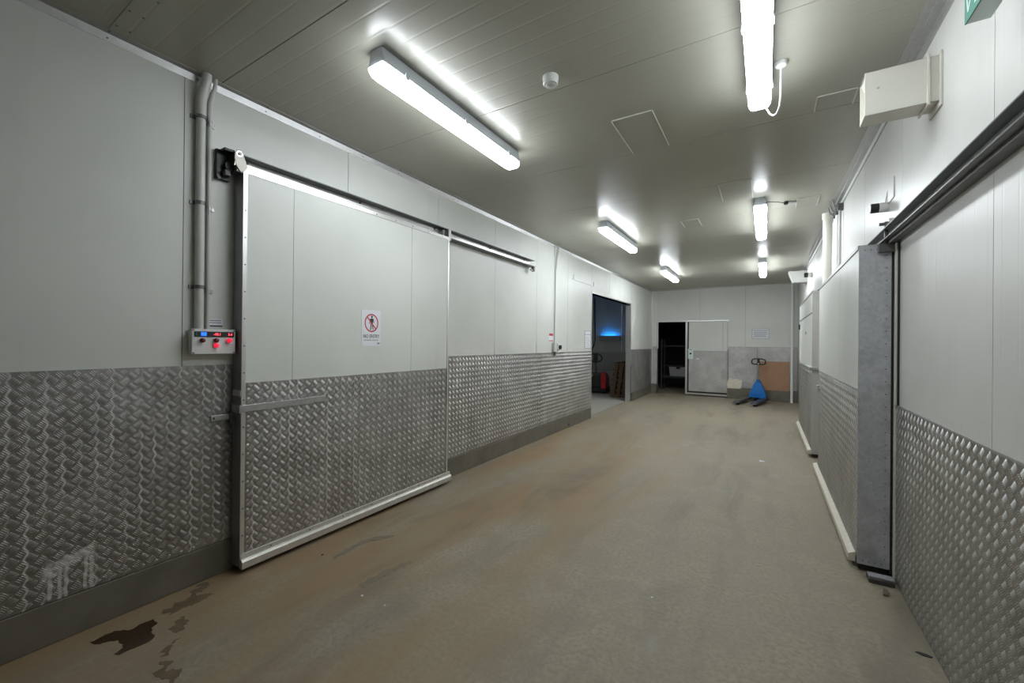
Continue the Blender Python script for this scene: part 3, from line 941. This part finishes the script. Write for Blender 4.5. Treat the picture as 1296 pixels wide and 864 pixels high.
# rack and crate in the unlit store
m_rack = plain('dull_black_rack', (0.05, 0.05, 0.052), 0.6, 0.2)
m_crate = plain('grey_white_crate', (0.42, 0.42, 0.42), 0.5)
rk = thing('storage_rack', 'dark steel rack in the unlit storeroom seen through the gap', 'rack', (-2.6, 14.85, 0))
for x in (-3.05, -1.6):
    for y in (14.8, 15.3):
        MB().box(x - 0.025, x + 0.025, y, y + 0.05, 0, 1.7).build('post', m_rack, rk)
for z in (0.40, 1.45):
    for y in (14.8, 15.3):
        MB().box(-3.025, -1.625, y, y + 0.04, z, z + 0.05).build('beam', m_rack, rk)
MB().box(-3.02, -1.63, 14.84, 15.30, 0.39, 0.41).build('shelf', m_rack, rk)
MB().box(-3.025, -1.625, 14.79, 14.80, 0.79, 0.82).build('beam', m_rack, rk)
wc = thing('white_crate', 'white crate on the dark storeroom rack', 'crate', (-2.5, 15.05, 0.41))
MB().prism([(-2.78, 0.452), (-2.28, 0.452), (-2.24, 0.78), (-2.82, 0.78)], 'y', 14.86, 15.20).build('body', m_crate, wc, bevel=0.01)
MB().box(-2.84, -2.22, 14.84, 15.22, 0.77, 0.80).build('rim', m_black, wc)
MB().box(-2.58, -2.46, 14.835, 14.86, 0.70, 0.77).build('latch', m_black, wc)

# ------------------------------------------------------------------ things by the end wall
ns = thing('notice_plate', 'white notice with printed lines on the end wall above the brown board', 'notice', (-0.13, YB, 1.70))
MB().box(-0.335, 0.075, YB - 0.004, YB - 0.0005, 1.71, 1.99).build('plate', m_paper, ns)
for z, a, b in ((1.935, -0.30, 0.04), (1.89, -0.29, 0.03), (1.85, -0.30, 0.04), (1.81, -0.28, 0.0), (1.77, -0.30, 0.03)):
    MB().box(a, b, YB - 0.0046, YB - 0.004, z - 0.008, z + 0.008).build('printed_line', m_greyink, ns)
for b in ((-0.335, 0.075, 1.98, 1.99), (-0.335, 0.075, 1.71, 1.72), (-0.335, -0.325, 1.71, 1.99), (0.065, 0.075, 1.71, 1.99)):
    MB().box(b[0], b[1], YB - 0.0046, YB - 0.004, b[2], b[3]).build('printed_border', m_greyink, ns)
tag(MB().prism([(13.452, 0.291), (13.464, 0.291), (13.491, 1.085), (13.479, 1.085)], 'x', -0.175, 0.55).build('brown_board', m_board, None, bevel=0.002), 'brown wooden board standing on the curb against the tread plate', 'board')
tag(MB().cyl((0.60, 13.36, 0.001), (0.60, 13.36, CZ - 0.001), 0.033, n=20).build('corner_pole', m_white, None, smooth=True), 'slim white pole in the corner beside the brown board', 'pole')
# crumpled bag
bm = MB()
rng = random.Random(5)
pr = [(-0.925, 0.292), (-0.60, 0.292), (-0.575, 0.40), (-0.555, 0.545), (-0.63, 0.535), (-0.72, 0.575), (-0.80, 0.545), (-0.86, 0.60), (-0.93, 0.50), (-0.955, 0.38)]
n = len(pr)
vs = [(x, 13.415 + rng.uniform(-0.006, 0.006), z) for x, z in pr] + [(x * 0.96 - 0.03, 13.485, 0.292 + (z - 0.292) * 0.95) for x, z in pr]
cxz = (-0.75, 13.405, 0.43)
fs = [(i, (i + 1) % n, 2 * n) for i in range(n)] + [((i + 1) % n, i, n + i, n + (i + 1) % n) for i in range(n)] + [tuple(range(n, 2 * n))]
bm.add(vs + [cxz], fs)
bg = bm.build('paper_bag', m_bag, None)
tag(bg, 'crumpled cream paper bag lying on the curb beside the end door', 'bag')

# blue pallet truck
pj = thing('pallet_truck', 'blue hand pallet truck with a black loop handle before the end wall', 'pallet truck', (-0.19, 13.08, 0), R(-13), local=True)
for sxx in (-1, 1):
    fk = MB().prism([(0.0, 0.07), (-1.05, 0.055), (-1.15, 0.045), (-1.17, 0.055), (-1.15, 0.085), (-1.05, 0.105), (0.0, 0.12)], 'x', sxx * 0.20 - 0.075, sxx * 0.20 + 0.075).build('fork', plain('worn_black_steel', (0.05, 0.05, 0.052), 0.4, 0.5, 0.3, 30), pj, bevel=0.008)
    MB().cyl((sxx * 0.20 - 0.04, -0.98, 0.04), (sxx * 0.20 + 0.04, -0.98, 0.04), 0.038, n=14).build('load_roller', m_rubber, fk, smooth=True)
bd = MB()
q0 = [(-0.215, 0.0), (0.215, 0.0), (0.21, 0.14), (-0.21, 0.14)]
q1 = [(-0.075, 0.035), (0.075, 0.035), (0.07, 0.12), (-0.07, 0.12)]
qm = [(-0.19, 0.0), (0.19, 0.0), (0.19, 0.14), (-0.19, 0.14)]
vs = [(x, y, 0.10) for x, y in q0] + [(x, y, 0.22) for x, y in qm] + [(x, y, 0.53) for x, y in q1]
fs = [(3, 2, 1, 0), (8, 9, 10, 11)]
for L in (0, 4):
    fs += [(L + i, L + (i + 1) % 4, L + 4 + (i + 1) % 4, L + 4 + i) for i in range(4)]
MB().add(vs, fs).build('chassis', m_blue, pj, bevel=0.012)
MB().cyl((0, 0.09, 0.44), (0, 0.09, 0.60), 0.055, 0.045, n=18).build('pump', m_blue, pj, smooth=True)
MB().box(-0.03, 0.06, 0.04, 0.13, 0.50, 0.545).build('pump_valve', m_black, pj, bevel=0.005)
MB().tube([(0, 0.10, 0.55), (0, 0.105, 0.78), (0, 0.11, 1.0)], 0.022, 12).build('tiller', m_chrome, pj, smooth=True)
lp = []
for i in range(33):
    a = 2 * math.pi * i / 32
    c, s_ = math.cos(a), math.sin(a)
    lp.append((0.165 * math.copysign(abs(c) ** 0.55, c), 0.11, 1.075 + 0.075 * math.copysign(abs(s_) ** 0.6, s_) + 0.012 * (1 - abs(c))))
hd = MB().tube(lp, 0.016, 10).build('handle_loop', m_black, pj, smooth=True)
MB().prism([(-0.05, 1.0), (0.05, 1.0), (0.028, 1.07), (0.028, 1.15), (-0.028, 1.15), (-0.028, 1.07)], 'y', 0.095, 0.125).build('handle_hub', m_black, hd)
MB().cyl((0, 0.09, 1.03), (0, 0.08, 1.03), 0.018, n=12).build('release_lever', m_alu, hd)
for sxx in (-0.07, 0.07):
    MB().cyl((sxx - 0.025, 0.17, 0.09), (sxx + 0.025, 0.17, 0.09), 0.09, n=20).build('steer_wheel', m_rubber, pj, smooth=True)

# ------------------------------------------------------------------ sliding doors on the +x side
def side_door(n, label, x0, x1, y0, y1, z0, z1, plate_top, panels, endmat, rail_x, ry0, ry1):
    d = thing(n, label, None, ((x0 + x1) / 2, (y0 + y1) / 2, 0), kind='structure')
    MB().box(x0 + 0.006, x1, y0 + 0.006, y1, z0, z1 - 0.004).build('core', m_joint, d)
    ed = MB().box(x0 - 0.002, x1 - 0.008, y0, y0 + 0.006, z0 - 0.005, z1).build('end_plate', endmat, d, bevel=0.002)
    MB().box(x1 - 0.010, x1 + 0.003, y0 + 0.002, y1, z0 - 0.03, z1 + 0.005).build('gasket', m_rubber, d)
    rv = MB()
    kz = z0 + 0.06
    while kz < z1 - 0.03:
        rv.cyl((x1 - 0.034, y0 - 0.003, kz), (x1 - 0.034, y0 + 0.002, kz), 0.0042, n=6)
        kz += 0.085
    for i in range(4):
        for zz in (z0 + 0.022, z1 - 0.03):
            rv.cyl((x0 + 0.03 + i * (x1 - x0 - 0.08) / 3, y0 - 0.003, zz), (x0 + 0.03 + i * (x1 - x0 - 0.08) / 3, y0 + 0.002, zz), 0.0042, n=6)
    o = rv.build('rivets', m_dark_steel, ed)
    o['kind'] = 'stuff'
    ps = [y0] + panels + [y1]
    for a, b in zip(ps[:-1], ps[1:]):
        MB().box(x0, x0 + 0.006, a + 0.0015, b - 0.0015, plate_top, z1 - 0.02).build('door_panel', m_door, d)
    tread_sheet(d, m_tread, 'y', x0, -1, y0 + 0.002, y1, z0 + 0.03, plate_top - 0.002)
    MB().box(x0 - 0.006, x1 - 0.01, y0 + 0.01, y1, z1 - 0.018, z1 + 0.008).build('top_trim', m_alu_dull, d)
    MB().prism([(x0, z0 - 0.02), (rail_x, z0 - 0.02), (rail_x, z0 + 0.028), (rail_x + 0.010, z0 + 0.034), (x0, z0 + 0.046)], 'y', ry0, ry1).build('bottom_rail', m_cream, d)
    MB().box(x0 + 0.01, x1 - 0.02, y0 + 0.02, y1 - 0.02, 0.012, z0).build('floor_seal', m_rubber, d)
    return d


d3 = side_door('door_3', 'thick sliding door with a galvanised end plate standing out from the wall', 0.545, 0.722, 3.68, 6.16, 0.058, 2.232, 1.245, [4.55, 5.72], m_galv, 0.505, 3.74, 6.33)
hb = MB().box(0.640, 0.735, 3.645, 3.68, 2.175, 2.235).build('hanger_base', m_dark_steel, d3, bevel=0.003)
MB().box(0.672, 0.690, 3.655, 3.672, 2.23, 2.38).build('hanger_post', m_dark_steel, hb, bevel=0.002)
MB().cyl((0.645, 3.664, 2.365), (0.68, 3.664, 2.365), 0.011, n=8).build('axle', m_dark_steel, hb)
MB().cyl((0.690, 3.664, 2.365), (0.715, 3.664, 2.365), 0.036, n=20).build('roller', m_alu, hb, smooth=True)
MB().box(0.518, 0.545, 6.06, 6.15, 1.03, 1.075).box(0.520, 0.545, 6.00, 6.03, 1.01, 1.05).build('pull_handle', m_alu_dull, d3, bevel=0.003)
d4 = side_door('door_4', 'second thick sliding door with a pale end plate further along the wall', 0.545, 0.68, 7.02, 9.55, 0.058, 2.29, 1.23, [8.2], plain('pale_end_sheet', (0.52, 0.51, 0.48), 0.45, 0.2, 0.1, 12), 0.505, 7.06, 9.60)
MB().box(0.515, 0.66, 6.99, 7.02, 1.205, 1.245).box(0.515, 0.545, 7.02, 7.9, 1.21, 1.245).build('pull_bar', m_alu_dull, d4, bevel=0.003)
MB().box(0.540, 0.545, 7.03, 9.5, 1.99, 2.003).build('panel_joint', m_dark_steel, d4)
MB().box(0.60, 0.63, 9.44, 9.5, 1.84, 1.93).box(0.525, 0.545, 9.42, 9.5, 1.84, 1.93).build('end_handle', m_black, d4)
MB().box(0.538, 0.545, 8.05, 8.12, 1.72, 1.76).build('small_label', m_greyink, d4)

# tracks of those doors
def side_track(label, y0, y1, zb, zt):
    t = thing('door_track', label, 'track', (XR, (y0 + y1) / 2, zb))
    MB().box(0.704, XR - 0.0005, y0, y1, zb, zt).build('web', plain('pale_galvanised_web', (0.50, 0.50, 0.51), 0.5, 0.2, 0.15, 40), t)
    MB().box(0.658, 0.704, y0, y1, zt - 0.006, zt).build('flange', m_dark_steel, t)
    MB().box(0.658, 0.704, y0, y1, zb, zb + 0.006).build('flange', m_dark_steel, t)
    MB().box(0.69, XR - 0.0005, y0, y1, zb - 0.018, zb).build('backing_angle', m_dark_steel, t)
    return t


tk = side_track('dark steel sliding door track along the wall above the ribbed panels', -1.2, 6.2, 2.248, 2.325)
side_track('far steel track above the second thick sliding door', 6.62, 9.6, 2.31, 2.38)

# edge strip at the door opening and block on the floor
MB().box(XR - 0.016, XR - 0.0005, 3.60, 3.64, 1.165, 2.225).box(XR - 0.012, XR - 0.0045, 3.64, 3.672, 0.0, 2.225).build('door_frame_strip', m_pvc, wr)
MB().box(XR - 0.011, XR - 0.0005, 3.588, 3.598, 1.165, 2.225).build('door_frame_joint', m_rubber, wr)
gb = thing('floor_guide', 'dark floor guide block under the corner of the galvanised door end', 'guide block', (0.66, 3.60, 0))
MB().box(0.585, 0.715, 3.54, 3.63, 0.0, 0.030).build('block', plain('dirty_dark_wood', (0.06, 0.05, 0.045), 0.7, 0, 0.3, 20), gb, bevel=0.004)
MB().box(0.590, 0.715, 3.565, 3.628, 0.030, 0.036).build('cap_plate', m_galv, gb)

# ------------------------------------------------------------------ ducts, pipes, sensors, exit sign
def duct(label, x0, x1, y0, y1, z0, z1, flange=True):
    t = thing('duct_hood', label, 'duct', (x1, (y0 + y1) / 2, z0), group=None)
    th = 0.004
    s = MB()
    s.box(x0, x1, y0, y0 + th, z0, z1).box(x0, x1, y1 - th, y1, z0, z1).box(x0, x1, y0, y1, z0, z0 + th).box(x0, x1, y0, y1, z1 - th, z1)
    s.build('sleeve', m_duct, t, bevel=0.0015)
    MB().prism([(x0 + 0.004, z0 + 0.01), (x0 + 0.05, z0 + 0.5 * (z1 - z0)), (x0 + 0.004, z1 - 0.01), (x0 + 0.010, z1 - 0.01), (x0 + 0.056, z0 + 0.5 * (z1 - z0)), (x0 + 0.010, z0 + 0.01)], 'y', y0 + th, y1 - th).build('flap', m_duct, t)
    if flange:
        MB().box(x1 - 0.055, x1 - 0.045, y0 - 0.012, y1 + 0.012, z0 - 0.012, z1 + 0.012).build('collar', m_duct, t, bevel=0.002)
        MB().box(x1 - 0.010, x1 - 0.0005, y0 - 0.02, y1 + 0.02, z0 - 0.03, z1 + 0.012).build('wall_flange', m_duct, t, bevel=0.002)
    MB().cyl((x0 + 0.055, y0 - 0.002, z0 + 0.5 * (z1 - z0) + 0.02), (x0 + 0.055, y0 + 0.002, z0 + 0.5 * (z1 - z0) + 0.02), 0.006, n=8).build('rivet', m_alu_dull, t)
    return t


duct('cream box duct hood sticking out of the wall near the exit sign', 0.442, XR, 2.865, 3.0, 2.775, 3.005)
t = thing('duct_hood', 'small duct hood coloured grey for shade, slanted mouth high near the corner pole', 'duct', (XR, 10.8, 2.885))
m_duct_shade = plain('shaded_duct_paint', (0.42, 0.42, 0.40), 0.5, 0, 0.05)  # duct colour darkened to carry the shade on the hood's front
hp_ = [(0.486, 2.885), (XR - 0.001, 2.885), (XR - 0.001, 3.13), (0.40, 3.13)]
MB().prism(hp_, 'y', 10.70, 10.704).prism(hp_, 'y', 10.946, 10.95).box(0.486, XR - 0.001, 10.704, 10.946, 2.885, 2.889).box(0.40, XR - 0.001, 10.704, 10.946, 3.126, 3.13).build('sleeve', m_duct_shade, t)
MB().prism([(0.482, 2.880), (0.492, 2.880), (0.406, 3.135), (0.396, 3.135)], 'y', 10.694, 10.704).build('mouth_rim', m_duct, t)
MB().box(XR - 0.010, XR - 0.0005, 10.68, 10.97, 2.86, 3.15).build('wall_flange', m_duct_shade, t)

pp = thing('drain_pipe', 'thick cream pipe running down the wall behind the galvanised door', 'pipe', (0.64, 6.40, 0), group=None)
MB().cyl((0.655, 6.55, 0.001), (0.655, 6.55, CZ - 0.001), 0.048, n=24).build('pipe', m_pvc, pp, smooth=True)
MB().cyl((0.655, 6.55, 3.14), (0.655, 6.55, CZ - 0.001), 0.056, n=24).build('socket', m_pvc, pp, smooth=True)
for y, r, lb in ((6.30, 0.018, 'slim white pipe next to the thick cream pipe'), (6.14, 0.020, 'slim white pipe between two other slim pipes by the thick cream pipe'), (5.94, 0.014, 'grey slim pipe furthest from the thick cream pipe')):
    sp = thing('slim_pipe', lb, 'pipe', (XR - 0.03, y, 0), group=None)
    MB().cyl((XR - 0.03, y, 2.36), (XR - 0.03, y, 3.14), r, n=14).build('pipe', m_white if r > 0.015 else m_grey_pvc, sp, smooth=True)
    MB().box(XR - 0.055, XR - 0.0005, y - 0.03, y + 0.03, 3.08, CZ - 0.062).build('coupling', m_dark_steel, sp, bevel=0.004)
    MB().tube([(XR - 0.045, y, 3.12), (XR - 0.08, y + 0.01, 3.14), (XR - 0.10, y + 0.02, CZ - 0.001)], 0.008, 8).build('flex', m_dark_steel, sp, smooth=True)


def sensor(label, y, z, s):
    t = thing('wall_sensor', label, 'sensor', (XR, y, z))
    MB().cyl((XR - 0.0005, y, z), (XR - 0.05 * s, y, z), 0.035 * s, n=18).build('base', m_white, t, smooth=True)
    MB().cyl((XR - 0.05 * s, y, z), (XR - 0.095 * s, y, z), 0.034 * s, n=18).build('hood', m_black, t, smooth=True)
    MB().cyl((XR - 0.095 * s, y, z), (XR - 0.099 * s, y, z), 0.024 * s, n=18).build('lens', m_chrome, t, smooth=True)
    MB().tube([(XR - 0.012, y, z + 0.034 * s), (XR - 0.010, y - 0.01, z + 0.06), (XR - 0.004, y - 0.02, z + 0.11)], 0.004, 6).build('wire', m_white, t, smooth=True)


sensor('black and white wall sensor above the roller of the galvanised door', 3.93, 2.545, 1.0)
sensor('small black wall sensor beside the far duct hood', 9.62, 2.88, 1.3)
tag(MB().box(XR - 0.006, XR - 0.0005, 3.74, 3.98, 2.56, 2.70).build('blank_plate', m_wall_r, None), 'blank painted plate on the ribbed wall behind the black sensor', 'plate')

ex = thing('exit_sign', 'green exit sign box fixed high on the wall beside the cream duct hood', 'sign', (0.63, 1.95, 2.69))
MB().box(0.600, 0.662, 1.60, 2.095, 2.695, 2.93).build('case', m_signwhite, ex, bevel=0.003)
MB().box(0.5965, 0.600, 1.60, 2.095, 2.695, 2.93).build('green_face', m_green, ex)
MB().box(0.662, XR - 0.0005, 1.66, 2.03, 2.72, 2.90).build('back_box', m_dark_steel, ex)
mk = MB()
for p, q in (((2.078, 2.80), (2.066, 2.724)), ((2.066, 2.724), (2.020, 2.80)), ((2.012, 2.722), (1.93, 2.722)), ((1.955, 2.82), (1.90, 2.74))):
    strip(mk, p, q, 0.010, 0.5960)
mk.build('white_marking', m_signwhite, ex)

# ------------------------------------------------------------------ side room contents
ft = thing('insect_killer', 'wall lamp with a metal tray and blue glow in the side room', 'lamp', (-4.43, YB, 1.60))
yw = YB - 0.008
MB().prism([(-4.78, 1.80), (-4.06, 1.80), (-4.08, 1.63), (-4.74, 1.63)], 'y', yw - 0.15, yw - 0.135).build('tray_front', plain('tray_grey', (0.30, 0.30, 0.31), 0.4, 0.4), ft, bevel=0.004)
MB().box(-4.72, -4.14, yw - 0.135, yw - 0.0005, 1.63, 1.645).box(-4.74, -4.73, yw - 0.135, yw - 0.0005, 1.63, 1.79).box(-4.11, -4.10, yw - 0.135, yw - 0.0005, 1.63, 1.79).build('tray', m_dark_steel, ft)
MB().cyl((-4.66, yw - 0.085, 1.715), (-4.20, yw - 0.085, 1.715), 0.02, n=12).build('blue_tube', m_blueglow, ft, smooth=True)
for x in (-4.69, -4.26):
    for z in (2.05, 1.50):
        MB().cyl((x, yw - 0.03, z), (x, yw - 0.0005, z), 0.028, n=12).build('fixing_knob', m_alu_dull, ft, smooth=True)
wcable = MB().tube([(-4.98, yw - 0.015, 3.09), (-4.96, yw - 0.015, 2.2), (-4.95, yw - 0.015, 1.66), (-5.0, yw - 0.015, 1.45), (-5.12, yw - 0.02, 1.2)], 0.022, 8).build('wall_cable', m_black, None, smooth=True)
tag(wcable, 'thick black cable running down the side room wall beside the blue lamp', 'cable')

fill_lamp = thing('ceiling_lamp', 'added unseen batten lamp on the side room ceiling brightening its floor', 'lamp', (-4.6, 9.6, 3.1))  # added lamp, out of view, put in to brighten the side room
MB().box(-4.66, -4.54, 8.9, 10.3, 3.04, 3.0995).build('housing', m_lamp_house, fill_lamp, bevel=0.006)
MB().box(-4.655, -4.545, 8.91, 10.29, 2.99, 3.04).build('diffuser', glow('added_fill_diffuser', LAMP_COL, 11.0), fill_lamp, bevel=0.02)

et = thing('electric_pallet_truck', 'red and black powered pallet truck with a loop handle in the side room', 'pallet truck', (-4.52, 12.3, 0), R(8), local=True)
MB().box(-0.34, 0.36, -0.05, 0.55, 0.05, 0.20).build('base_skirt', m_rubber, et, bevel=0.02)
MB().box(-0.31, 0.20, -0.10, 0.45, 0.20, 0.62).build('motor_cover', m_black, et, bevel=0.03)
MB().prism([(0.20, 0.16), (0.37, 0.16), (0.37, 0.50), (0.33, 0.60), (0.24, 0.66), (0.20, 0.66)], 'y', -0.10, 0.42).build('side_cover', m_red, et, bevel=0.02)
MB().prism([(-0.36, 0.20), (-0.31, 0.20), (-0.31, 0.62), (-0.35, 0.56)], 'y', -0.10, 0.42).build('side_cover', m_red, et, bevel=0.01)
MB().tube([(0.02, 0.10, 0.58), (0.02, 0.06, 0.78), (0.02, 0.02, 0.98)], 0.035, 12).build('tiller', m_dark_steel, et, smooth=True)
lp = []
for i in range(29):
    a = 2 * math.pi * i / 28
    lp.append((0.02 + 0.20 * math.cos(a), 0.0, 1.09 + 0.13 * math.sin(a)))
eh = MB().tube(lp, 0.022, 8).build('handle_loop', m_black, et, smooth=True)
MB().box(-0.05, 0.09, -0.02, 0.03, 0.95, 1.22).build('control_head', m_black, eh, bevel=0.015)
MB().box(-0.10, -0.04, -0.125, -0.10, 0.52, 0.60).build('warning_label', plain('yellow_label', (0.6, 0.45, 0.05), 0.5), et)
for sxx in (-1, 1):
    MB().box(sxx * 0.2 - 0.08, sxx * 0.2 + 0.08, 0.55, 1.05, 0.05, 0.11).build('fork', m_dark_steel, et, bevel=0.01)
    MB().cyl((sxx * 0.24 - 0.04, 0.1, 0.08), (sxx * 0.24 + 0.04, 0.1, 0.08), 0.08, n=18).build('wheel', m_rubber, et, smooth=True)


def pallet(label, xb, tilt):
    """A pallet standing on its long edge, leaning towards +x."""
    t = thing('wooden_pallet', label, 'pallet', (xb, 11.72, 0), group='pallets leaning in the side room', local=True)
    t.rotation_euler = (0, tilt, 0)
    Hh, Wd = 1.0, 1.2
    for i in range(7):
        z0 = 0.004 + i * (Hh - 0.10) / 6
        MB().box(-0.072, -0.050, 0, Wd, z0, z0 + 0.09).build('deck_board', m_wood, t)
    for i in range(3):
        z0 = 0.004 + i * (Hh - 0.10) / 2
        MB().box(0.050, 0.068, 0, Wd, z0, z0 + 0.09).build('deck_board', m_wood, t)
    for yy in (0.0, 0.555, 1.11):
        MB().box(-0.050, 0.050, yy, yy + 0.09, 0.004, Hh).build('stringer', m_wood, t)
    return t


for i, lb in enumerate(('wooden pallet leaning against the side room wall, innermost of its stack', 'middle wooden pallet of the leaning stack in the side room', 'outermost wooden pallet of the leaning stack beside the red truck')):
    pallet(lb, -3.46 - 0.155 * i, R(7.0))

# ------------------------------------------------------------------ stains and litter on the floor
def flat(name, pts, mat, label, cat, z=0.0012, jit=0.012, seed=1, kind=None, into=None):
    """Thin film with a ragged outline, fanned from its centre line by ear clipping in bmesh."""
    import bmesh
    rg = random.Random(seed)
    out = []
    n = len(pts)
    for i in range(n):
        a, b = Vector(pts[i]), Vector(pts[(i + 1) % n])
        m = max(2, int((b - a).length / 0.012))
        nn = Vector((-(b - a).y, (b - a).x)).normalized()
        for k in range(m):
            p = a.lerp(b, k / m)
            q = mnoise.noise(Vector((p.x * 28, p.y * 28, seed * 7.3))) * 0.9 + mnoise.noise(Vector((p.x * 75, p.y * 75, seed * 3.1))) * 0.5
            out.append(p + nn * q * jit)
    bm = bmesh.new()
    lo = [bm.verts.new((p.x, p.y, z)) for p in out]
    fc = bm.faces.new(lo)
    r = bmesh.ops.extrude_face_region(bm, geom=[fc])
    for v in r['geom']:
        if isinstance(v, bmesh.types.BMVert):
            v.co.z = z - 0.0008
    bmesh.ops.triangulate(bm, faces=bm.faces[:])
    bm.normal_update()
    o = MB()
    bm.verts.index_update()
    o.v = [tuple(v.co) for v in bm.verts]
    o.f = [tuple(v.index for v in f.verts) for f in bm.faces]
    bm.free()
    ob = o.build(name, mat, into)
    if label:
        tag(ob, label, cat)
    return ob


flat('puddle', [(-2.93, 0.685), (-2.927, 0.731), (-2.934, 0.78), (-2.872, 0.829), (-2.889, 0.885), (-2.879, 0.931), (-2.818, 0.92), (-2.795, 0.887), (-2.719, 0.88), (-2.686, 0.857), (-2.684, 0.815), (-2.691, 0.777), (-2.689, 0.731), (-2.719, 0.72), (-2.725, 0.748), (-2.731, 0.769), (-2.781, 0.771), (-2.826, 0.759), (-2.852, 0.743), (-2.866, 0.7)], m_wet, 'dark brown puddle on the floor beside the curb under the splashed plate', 'puddle', seed=2)
dt = thing('damp_stain', 'broken damp brown trail on the floor running from the curb past the puddle', 'stain', (-2.7, 1.0, 0))
for i, p in enumerate([
        [(-2.922, 0.986), (-2.94, 1.041), (-2.952, 1.126), (-3.018, 1.183), (-3.05, 1.19), (-3.04, 1.243), (-2.998, 1.247), (-2.964, 1.217), (-2.944, 1.155), (-2.861, 1.208), (-2.845, 1.158), (-2.828, 1.089), (-2.855, 1.04), (-2.85, 0.99)],
        [(-2.781, 1.013), (-2.737, 1.031), (-2.663, 1.008), (-2.634, 0.97), (-2.643, 0.946), (-2.698, 0.929), (-2.719, 0.963)],
        [(-2.571, 0.87), (-2.58, 0.906), (-2.589, 0.927), (-2.545, 0.903), (-2.504, 0.863), (-2.505, 0.839)],
        [(-2.473, 0.821), (-2.456, 0.847), (-2.401, 0.844), (-2.418, 0.818)],
        [(-2.406, 0.776), (-2.411, 0.808), (-2.317, 0.846), (-2.268, 0.821), (-2.251, 0.792), (-2.337, 0.792), (-2.373, 0.769)]]):
    flat('patch', p, m_damp, None, None, z=0.001, jit=0.04, seed=10 + i, into=dt)
m_arc = plain('faint_tide_mark', (0.20, 0.165, 0.115), 0.6, 0, 0.3, 14)
flat('tide_mark', [(-2.635, 1.873), (-2.654, 2.003), (-2.657, 2.156), (-2.603, 2.273), (-2.51, 2.332), (-2.566, 2.214), (-2.62, 2.1), (-2.602, 1.964), (-2.601, 1.849)], m_arc, 'faint curved brown tide mark on the floor nearest the door bottom rail', 'stain', z=0.001, seed=21)
flat('tide_mark', [(-2.187, 1.735), (-2.201, 1.855), (-2.171, 1.994), (-2.141, 2.12), (-2.111, 2.117), (-2.128, 1.98), (-2.132, 1.842), (-2.148, 1.725)], m_arc, 'faint straight brown tide mark further out on the floor from the door', 'stain', z=0.001, seed=22, jit=0.03)


def crumb(name, label, cat, x, y, s, mat, flatn=0.5, seed=0):
    rg = random.Random(seed)
    m = MB().lathe((x, y, 0), [(s * 0.7, 0.0005), (s, s * flatn * 0.6), (s * 0.5, s * flatn)], 7)
    m.v = [(a + rg.uniform(-.3, .3) * s, b + rg.uniform(-.3, .3) * s, c) for a, b, c in m.v]
    return tag(m.build(name, mat, None), label, cat)


crumb('paper_scrap', 'white paper scrap alone on the floor well ahead of the second thick door', 'scrap', -0.027, 6.42, 0.035, m_paper, 0.3, 1)
crumb('white_chip', 'larger white chip on the floor in front of the NO ENTRY door', 'chip', -2.083, 1.678, 0.008, m_paper, 0.6, 2)
crumb('white_chip', 'small white chip on the floor nearer the camera than the larger chip', 'chip', -1.895, 1.690, 0.005, m_paper, 0.6, 3)
crumb('dark_pebble', 'dark pebble on the floor below the bottom rail of the NO ENTRY door', 'pebble', -2.724, 1.845, 0.009, m_black, 0.7, 4)
crumb('white_chip', 'tiny white chip alone on the middle of the bare floor', 'chip', -0.582, 2.611, 0.007, m_paper, 0.6, 5)
lf = MB().prism([(0.655, 2.865), (0.68, 2.85), (0.712, 2.852), (0.72, 2.862), (0.70, 2.872), (0.67, 2.874)], 'z', 0.0006, 0.004).build('dark_flake', m_rubber, None)
tag(lf, 'dark flake on the floor beside the bright tread plate', 'flake')
ws2 = MB().prism([(0.63, 3.40), (0.655, 3.40), (0.668, 3.475), (0.645, 3.48)], 'z', 0.0006, 0.012).build('wood_sliver', plain('grey_wood_sliver', (0.13, 0.12, 0.09), 0.8), None)
tag(ws2, 'grey green sliver on the floor in front of the dark guide block', 'sliver')
